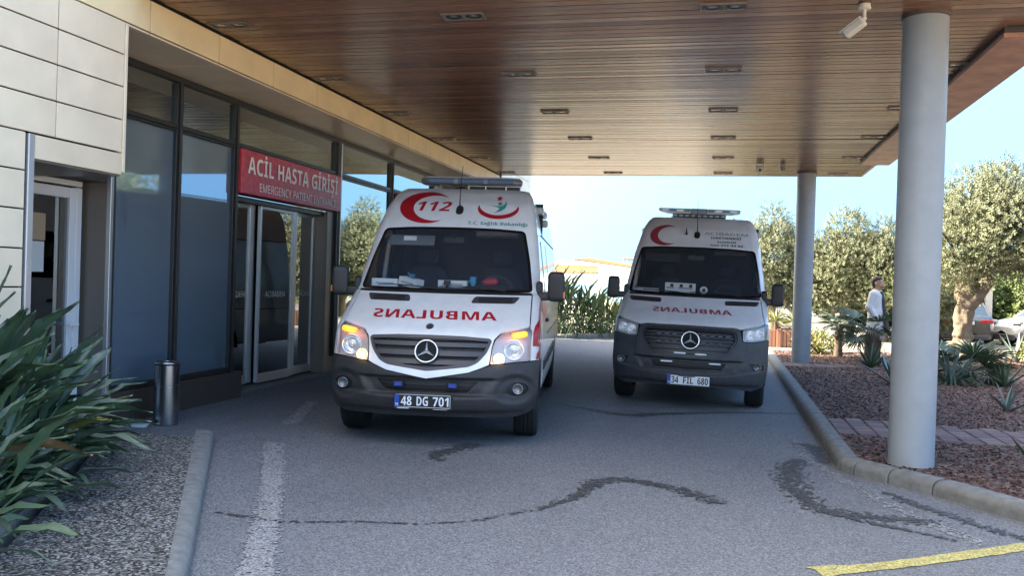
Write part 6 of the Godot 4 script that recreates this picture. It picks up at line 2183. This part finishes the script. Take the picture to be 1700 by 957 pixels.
# ---- parked cars: a lofted body with a glazed cabin
func car(label: String, at: Vector3, turn: float, paint: Material, spec: Dictionary) -> void:
	var o := thing("parked_car", at, label, "car", "cars in the car park", turn)
	var L: float = spec.len
	var W: float = spec.get("wide", 0.88)
	var hs: Array = spec.hood   # [[s, height of the body's top edge]]
	var stations := 30
	var b := MB.new()
	var rows := []
	for i in stations + 1:
		var s := float(i) / stations * L
		var top := curve1(hs.map(func(q): return q[0]), hs.map(func(q): return q[1]), s)
		var e := minf(s, L - s)
		var w := W * (1.0 - 0.20 * pow(clampf(1.0 - e / 0.7, 0, 1), 2.2))
		var lo := 0.20 + 0.12 * pow(clampf(1.0 - e / 0.5, 0, 1), 2)
		if e < 0.001: top = lerpf(lo, top, 0.8)
		var row := []
		for q in [[0.86, lo], [0.97, lo + 0.08], [1.0, lo + (top - lo) * 0.45], [0.985, lo + (top - lo) * 0.72], [0.95, top - 0.05], [0.88, top - 0.008], [0.5, top + 0.02], [0.0, top + 0.03]]: row.append(Vector3(q[0] * w, q[1], -s))
		for k in range(6, -1, -1): row.append(Vector3(-row[k].x, row[k].y, row[k].z))
		rows.append(row)
	b.sheet(rows, Vector3.UP, Vector3(0, 0.45, -L * 0.5))
	for e in [0, stations]:
		for k in 14: b.tri(Vector3(0, 0.5, rows[e][0].z), rows[e][k], rows[e][k + 1], Vector3(0, 0, 1 if e == 0 else -1))
	obj("body", b, paint, o)
	var cab: Array = spec.cab   # base front, roof front, roof rear, base rear, roof height
	var belt := func(s: float) -> float: return curve1(hs.map(func(q): return q[0]), hs.map(func(q): return q[1]), s) - 0.02
	var g := MB.new()
	var wb := W * 0.90
	var wt := W * 0.72
	var pf := [Vector2(cab[0], belt.call(cab[0])), Vector2(lerpf(cab[0], cab[1], 0.5), lerpf(belt.call(cab[0]), cab[4], 0.55)), Vector2(cab[1], cab[4] - 0.02), Vector2(lerpf(cab[1], cab[2], 0.5), cab[4]), Vector2(cab[2], cab[4] - 0.04), Vector2(lerpf(cab[2], cab[3], 0.5), lerpf(belt.call(cab[3]), cab[4], 0.58)), Vector2(cab[3], belt.call(cab[3]))]
	var gr := []
	for q in pf:
		var t: float = clampf((q.y - 0.85) / (cab[4] - 0.85), 0, 1)
		var w: float = lerpf(wb, wt, t)
		gr.append([Vector3(-w, q.y - 0.03 * t, -q.x), Vector3(-w * 0.8, q.y, -q.x), Vector3(0, q.y + 0.02 * t, -q.x), Vector3(w * 0.8, q.y, -q.x), Vector3(w, q.y - 0.03 * t, -q.x)])
	g.sheet(gr, Vector3.UP)
	for sg in [0, 4]:
		for i in pf.size() - 1:
			var a: Vector3 = gr[i][sg]
			var c: Vector3 = gr[i + 1][sg]
			var a0 := Vector3((-1 if sg == 0 else 1) * wb, belt.call(pf[i].x), a.z)
			var c0 := Vector3((-1 if sg == 0 else 1) * wb, belt.call(pf[i + 1].x), c.z)
			g.quad(a, c, c0, a0, Vector3(-1 if sg == 0 else 1, 0.2, 0))
	obj("windows", g, mats.car_glass, o)
	# roof and pillars
	b = MB.new()
	var rr := []
	for i in range(2, 5): rr.append([gr[i][0] + Vector3(-0.004, 0.006, 0), gr[i][1] + Vector3(0, 0.008, 0), gr[i][2] + Vector3(0, 0.008, 0), gr[i][3] + Vector3(0, 0.008, 0), gr[i][4] + Vector3(0.004, 0.006, 0)])
	b.sheet(rr, Vector3.UP)
	for sg in [0, 4]:
		for seg in [[0, 1, 2], [4, 5, 6]]: b.tube([gr[seg[0]][sg], gr[seg[1]][sg], gr[seg[2]][sg]], [0.04, 0.035, 0.035], 6)
		var mx: float = (cab[1] + cab[2]) * 0.5
		b.tube([Vector3((-1 if sg == 0 else 1) * wb, belt.call(mx), -mx), Vector3((-1 if sg == 0 else 1) * wt, cab[4] - 0.02, -mx)], [0.04, 0.035], 6)
	obj("roof", b, paint, o)
	for s in [0.85, L - 0.95]:
		for sg in [-1, 1]:
			var wn := Node3D.new()
			wn.name = numbered(o, "wheel")
			o.add_child(wn)
			wn.position = Vector3(sg * (W - 0.09), 0.315, -s)
			var t := Transform3D(Basis(Vector3.BACK, -sg * PI / 2), Vector3.ZERO)
			b = MB.new()
			b.lathe([Vector2(0.20, -0.10), Vector2(0.29, -0.105), Vector2(0.315, -0.08), Vector2(0.315, 0.08), Vector2(0.29, 0.105), Vector2(0.20, 0.10)], 28, t)
			obj("tyre", b, mats.tyre, wn)
			b = MB.new()
			b.lathe([Vector2(0.205, 0.10), Vector2(0.195, 0.105), Vector2(0.185, 0.075), Vector2(0.0, 0.06)], 28, t, false)
			for i in 5:
				var a := TAU * i / 5
				b.box(t * Vector3(cos(a) * 0.10, 0.088, sin(a) * 0.10), Vector3(0.03, 0.19, 0.055), 0.008, Basis(Vector3.RIGHT, -a + PI / 2) if false else Basis(Vector3.RIGHT, sg * a + PI / 2))
			obj("rim", b, mat("alloy", Color(0.55, 0.56, 0.57), 0.35, 0.7), wn)
			b = MB.new()
			b.lathe([Vector2(0.0, 0.085), Vector2(0.36, 0.085), Vector2(0.36, 0.092)], 28, Transform3D(Basis(Vector3.BACK, -sg * PI / 2), Vector3(sg * (W - 0.085), 0.33, -s)))
			obj("wheel_arch", b, mats.black, o)
	for sg in [-1, 1]:
		b = MB.new()
		puff(b, Vector3(sg * W * 0.68, spec.lamp, -L + 0.10), Vector3(0.20, 0.065, 0.10), 0.5, Basis(Vector3.UP, sg * -0.25))
		obj("tail_light", b, mats.tail_red, o)
		b = MB.new()
		puff(b, Vector3(sg * W * 0.66, spec.lamp - 0.08, -0.12), Vector3(0.20, 0.06, 0.10), 0.5, Basis(Vector3.UP, sg * 0.25))
		obj("headlight", b, mats.bar_clear, o)
		b = MB.new()
		puff(b, Vector3(sg * (W + 0.08), belt.call(cab[0]) + 0.10, -cab[0] - 0.35), Vector3(0.10, 0.065, 0.05), 0.5)
		obj("mirror", b, paint, o)
	b = MB.new()
	b.box(Vector3(0, spec.lamp - 0.05, -L - 0.005), Vector3(0.56, 0.16, 0.03), 0.01)
	var rp := obj("plate_recess", b, mats.black, o)
	b = MB.new()
	b.box(Vector3(0, spec.lamp - 0.05, -L - 0.022), Vector3(0.50, 0.11, 0.01))
	obj("number_plate", b, mats.plate_white, rp)
	b = MB.new()
	b.box(Vector3(0, 0.30, -L + 0.01), Vector3(W * 1.5, 0.16, 0.06), 0.03)
	b.box(Vector3(0, 0.30, -0.01), Vector3(W * 1.5, 0.20, 0.06), 0.03)
	obj("bumper_trim", b, mats.grille_plastic, o)

func cars() -> void:
	glass("car_glass_clear", Color(0.2, 0.25, 0.25), 0.5)
	mat("car_glass", Color(0.10, 0.13, 0.13), 0.03, 0.8)
	mat("tail_red", Color(0.45, 0.02, 0.02), 0.2)
	for q in [["car_graphite", Color(0.035, 0.036, 0.039)], ["car_white", Color(0.5, 0.5, 0.5)], ["car_silver", Color(0.36, 0.38, 0.365)], ["car_black", Color(0.03, 0.03, 0.033)]]:
		var m := mat(q[0], q[1], 0.3, 0.0)
		m.clearcoat_enabled = true; m.clearcoat = 0.8; m.clearcoat_roughness = 0.08
	var sedan := {"len": 4.6, "hood": [[0, 0.62], [0.3, 0.74], [1.3, 0.90], [3.6, 0.95], [4.3, 0.97], [4.6, 0.92]], "cab": [1.25, 2.05, 3.1, 4.0, 1.40], "lamp": 0.80}
	var hatch := {"len": 4.1, "hood": [[0, 0.66], [0.3, 0.80], [1.1, 0.95], [3.4, 0.98], [4.0, 0.98], [4.1, 0.94]], "cab": [1.0, 1.85, 3.3, 4.0, 1.50], "lamp": 0.86}
	car("dark graphite sedan seen from behind, next to the olive trunk", V(8.0, -0.06, 35.4), PI - 0.12, mats.car_graphite, sedan)
	car("white hatchback at the right picture edge", V(8.9, -0.06, 32.4), -PI / 2 + 0.35, mats.car_white, hatch)
	car("silver car behind the notice board", V(4.15, -0.06, 35.3), PI / 2 - 0.35, mats.car_silver, sedan)
	car("black car at the right picture edge in front of the hatchback", V(8.15, -0.06, 27.4), -PI / 2 - 0.05, mats.car_black, hatch)
	car("pale car far behind the near column", V(6.5, -0.06, 41.0), 0.3, mats.car_white, hatch)

# ---- people: bones joined into one skin
func net(bones: Array, cell: float, blend: float) -> MB:
	var lo := Vector3.ONE * 1e9
	var hi := -lo
	for q in bones:
		var rm := maxf(q[2], q[3]) + cell * 2
		for p in [q[0], q[1]]:
			lo = lo.min(p - Vector3.ONE * rm); hi = hi.max(p + Vector3.ONE * rm)
	var n := Vector3i(((hi - lo) / cell).ceil()) + Vector3i.ONE
	var f := PackedFloat32Array()
	f.resize(n.x * n.y * n.z)
	f.fill(1.0)
	# smooth minimum, summed bone by bone over the cells near it
	for q in bones:
		var a: Vector3 = q[0]
		var b: Vector3 = q[1]
		var ab := b - a
		var l2 := maxf(ab.length_squared(), 1e-9)
		var rm := maxf(q[2], q[3]) + blend + cell * 2
		var i0 := Vector3i(((a.min(b) - Vector3.ONE * rm - lo) / cell).floor()).clamp(Vector3i.ZERO, n - Vector3i.ONE)
		var i1 := Vector3i(((a.max(b) + Vector3.ONE * rm - lo) / cell).ceil()).clamp(Vector3i.ZERO, n - Vector3i.ONE)
		var sq: Vector3 = q[4] if q.size() > 4 else Vector3.ONE
		for z in range(i0.z, i1.z + 1):
			for y in range(i0.y, i1.y + 1):
				for x in range(i0.x, i1.x + 1):
					var p := lo + Vector3(x, y, z) * cell
					var t := clampf((p - a).dot(ab) / l2, 0, 1)
					var d := ((p - a - ab * t) * sq).length() - lerpf(q[2], q[3], t)
					var k := (z * n.y + y) * n.x + x
					var o := f[k]
					var h := maxf(blend - absf(o - d), 0.0) / blend
					f[k] = minf(o, d) - h * h * blend * 0.25
	var mb := MB.new()
	var vid := {}
	var vs := PackedVector3Array()
	var ns := PackedVector3Array()
	var at := func(x: int, y: int, z: int) -> float: return f[(z * n.y + y) * n.x + x]
	for z in n.z - 1:
		for y in n.y - 1:
			for x in n.x - 1:
				var k := (z * n.y + y) * n.x + x
				var inside_ := 0
				var c := [f[k], f[k + 1], f[k + n.x], f[k + n.x + 1], f[k + n.x * n.y], f[k + n.x * n.y + 1], f[k + n.x * n.y + n.x], f[k + n.x * n.y + n.x + 1]]
				for v in c:
					if v < 0: inside_ += 1
				if inside_ == 0 or inside_ == 8: continue
				var sum := Vector3.ZERO
				var m := 0
				for e in [[0, 1], [2, 3], [4, 5], [6, 7], [0, 2], [1, 3], [4, 6], [5, 7], [0, 4], [1, 5], [2, 6], [3, 7]]:
					var u: float = c[e[0]]
					var w: float = c[e[1]]
					if (u < 0) == (w < 0): continue
					var t := u / (u - w)
					var pa := Vector3(e[0] & 1, (e[0] >> 1) & 1, e[0] >> 2)
					var pb := Vector3(e[1] & 1, (e[1] >> 1) & 1, e[1] >> 2)
					sum += pa.lerp(pb, t); m += 1
				vid[k] = vs.size()
				vs.append(lo + (Vector3(x, y, z) + sum / m) * cell)
				ns.append(Vector3(c[1] + c[3] + c[5] + c[7] - c[0] - c[2] - c[4] - c[6], c[2] + c[3] + c[6] + c[7] - c[0] - c[1] - c[4] - c[5], c[4] + c[5] + c[6] + c[7] - c[0] - c[1] - c[2] - c[3]).normalized())
	var st := [1, n.x, n.x * n.y]
	for z in range(1, n.z - 1):
		for y in range(1, n.y - 1):
			for x in range(1, n.x - 1):
				var k := (z * n.y + y) * n.x + x
				for ax in 3:
					if (f[k] < 0) == (f[k + st[ax]] < 0): continue
					var u: int = st[(ax + 1) % 3]
					var w: int = st[(ax + 2) % 3]
					var ids := [k, k - u, k - u - w, k - w]
					if not (vid.has(ids[0]) and vid.has(ids[1]) and vid.has(ids[2]) and vid.has(ids[3])): continue
					var i0: int = vid[ids[0]]
					var i1: int = vid[ids[1]]
					var i2: int = vid[ids[2]]
					var i3: int = vid[ids[3]]
					mb.t3(vs[i0], vs[i1], vs[i2], ns[i0], ns[i1], ns[i2])
					mb.t3(vs[i0], vs[i2], vs[i3], ns[i0], ns[i2], ns[i3])
	return mb

func people() -> void:
	var skin := mat("skin", Color(0.36, 0.20, 0.14), 0.55)
	var coat := rough_mat("white_coat", Color(0.72, 0.74, 0.77), 0.85, tex["fine"], 0.5, tex["soft_n"], 0.5, false)
	var dark := mat("dark_cloth", Color(0.028, 0.032, 0.045), 0.9)
	var hair := mat("dark_hair", Color(0.018, 0.014, 0.012), 0.6)
	mat("shoe", Color(0.02, 0.02, 0.02), 0.4)
	# faces +z, stands at the origin; arms hang with the hands in the coat pockets
	var H := func(x, y, z): return Vector3(x, y, z)
	var body := [[H.call(0, 0.95, 0), H.call(0, 1.12, 0.01), 0.115, 0.12, Vector3(0.82, 1, 1)], [H.call(0, 1.12, 0.01), H.call(0, 1.36, -0.01), 0.12, 0.125, Vector3(0.75, 1, 1)], [H.call(-0.15, 1.42, -0.01), H.call(0.15, 1.42, -0.01), 0.065, 0.065],
		[H.call(0, 1.42, -0.005), H.call(0, 1.54, 0.015), 0.058, 0.054], [H.call(0, 1.63, 0.02), H.call(0, 1.70, 0.01), 0.078, 0.088, Vector3(1.12, 1, 0.95)], [H.call(0, 1.57, 0.055), H.call(0, 1.62, 0.06), 0.040, 0.055],
		[H.call(0, 1.655, 0.095), H.call(0, 1.625, 0.122), 0.012, 0.018], [H.call(-0.03, 1.598, 0.098), H.call(0.03, 1.598, 0.098), 0.012, 0.012], [H.call(-0.035, 1.68, 0.088), H.call(0.035, 1.68, 0.088), 0.015, 0.015], [H.call(-0.084, 1.62, 0.0), H.call(-0.086, 1.66, -0.005), 0.012, 0.020], [H.call(0.084, 1.62, 0.0), H.call(0.086, 1.66, -0.005), 0.012, 0.020]]
	var sleeve := []
	var leg := []
	var shoe := []
	for s in [-1.0, 1.0]:
		var sh: Vector3 = H.call(s * 0.195, 1.42, -0.01)
		var el: Vector3 = H.call(s * 0.27, 1.14, -0.06)
		var wr: Vector3 = H.call(s * 0.205, 0.93, 0.06)
		body.append([sh, el, 0.055, 0.043]); body.append([el, wr, 0.043, 0.03])
		body.append([wr, H.call(s * 0.185, 0.86, 0.085), 0.032, 0.028])
		for i in 4: body.append([H.call(s * (0.20 - 0.018 * i), 0.865, 0.08 + 0.004 * i), H.call(s * (0.195 - 0.016 * i), 0.79 - (0.01 if i in [1, 2] else 0.0), 0.09 + 0.006 * i), 0.009, 0.008])
		body.append([H.call(s * 0.175, 0.89, 0.085), H.call(s * 0.15, 0.85, 0.105), 0.010, 0.009])
		sleeve.append_array([[sh, el, 0.077, 0.064], [el, wr, 0.064, 0.056]])
		body.append([H.call(s * 0.095, 0.94, 0), H.call(s * 0.10, 0.50, 0.015), 0.085, 0.055]); body.append([H.call(s * 0.10, 0.50, 0.015), H.call(s * 0.105, 0.09, -0.01), 0.055, 0.038])
		body.append([H.call(s * 0.105, 0.05, -0.02), H.call(s * 0.12, 0.03, 0.15), 0.04, 0.028])
		leg.append_array([[H.call(s * 0.09, 0.97, 0), H.call(s * 0.10, 0.50, 0.012), 0.108, 0.085], [H.call(s * 0.10, 0.50, 0.012), H.call(s * 0.106, 0.09, -0.01), 0.085, 0.078]])
		shoe.append_array([[H.call(s * 0.106, 0.045, -0.05), H.call(s * 0.125, 0.035, 0.17), 0.046, 0.036]])
	var torso := [[H.call(0, 1.36, -0.01), H.call(0, 1.02, 0.0), 0.155, 0.165, Vector3(0.78, 1, 1.05)], [H.call(-0.16, 1.415, -0.012), H.call(0.16, 1.415, -0.012), 0.078, 0.078], [H.call(0, 1.45, -0.03), H.call(0, 1.47, -0.03), 0.075, 0.07],
		[H.call(0, 1.02, 0), H.call(0, 0.62, 0.0), 0.175, 0.21, Vector3(0.80, 1, 1.1)], [H.call(-0.1, 1.0, 0.0), H.call(-0.14, 0.62, 0.01), 0.12, 0.13], [H.call(0.1, 1.0, 0.0), H.call(0.14, 0.62, 0.01), 0.12, 0.13]] + sleeve
	var front_ := [[H.call(0, 1.43, 0.085), H.call(0, 1.0, 0.165), 0.06, 0.06, Vector3(0.7, 1, 1.3)], [H.call(0, 1.0, 0.165), H.call(0, 0.66, 0.19), 0.06, 0.06, Vector3(0.7, 1, 1.3)]]
	var cap := [[H.call(0, 1.70, -0.025), H.call(0, 1.735, 0.005), 0.088, 0.082, Vector3(1.05, 1, 0.95)], [H.call(0, 1.62, -0.055), H.call(0, 1.70, -0.03), 0.062, 0.085], [H.call(-0.05, 1.752, 0.062), H.call(0.05, 1.752, 0.062), 0.026, 0.026]]
	var skin_mesh := net(body, 0.011, 0.03)
	var coat_mesh := net(torso, 0.017, 0.04)
	var front_mesh := net(front_, 0.014, 0.02)
	var trouser := net(leg, 0.017, 0.03)
	var shoes := net(shoe, 0.014, 0.02)
	var hair_mesh := net(cap, 0.011, 0.02)
	for i in 2:
		var o := thing("person", V([3.2, 4.02][i], bed_y(3.3, 20.4), [20.5, 20.75][i]), ["man with short dark hair in an open white coat and dark trousers", "person in dark clothes almost hidden by the near column"][i], "person", "", [1.05, -1.5][i])
		obj("body", skin_mesh, skin, o)
		obj("coat", coat_mesh, coat if i == 0 else mat("dark_jacket", Color(0.03, 0.028, 0.03), 0.9), o)
		obj("shirt", front_mesh, dark, o)
		obj("trousers", trouser, dark, o)
		obj("shoes", shoes, mats.shoe, o)
		obj("hair", hair_mesh, hair, o)
		for s in [-1.0, 1.0]:
			var b := MB.new()
			b.ball(Vector3(s * 0.034, 1.655, 0.094), Vector3(0.013, 0.008, 0.008), 6, 8)
			obj("eye", b, mats.black, o)
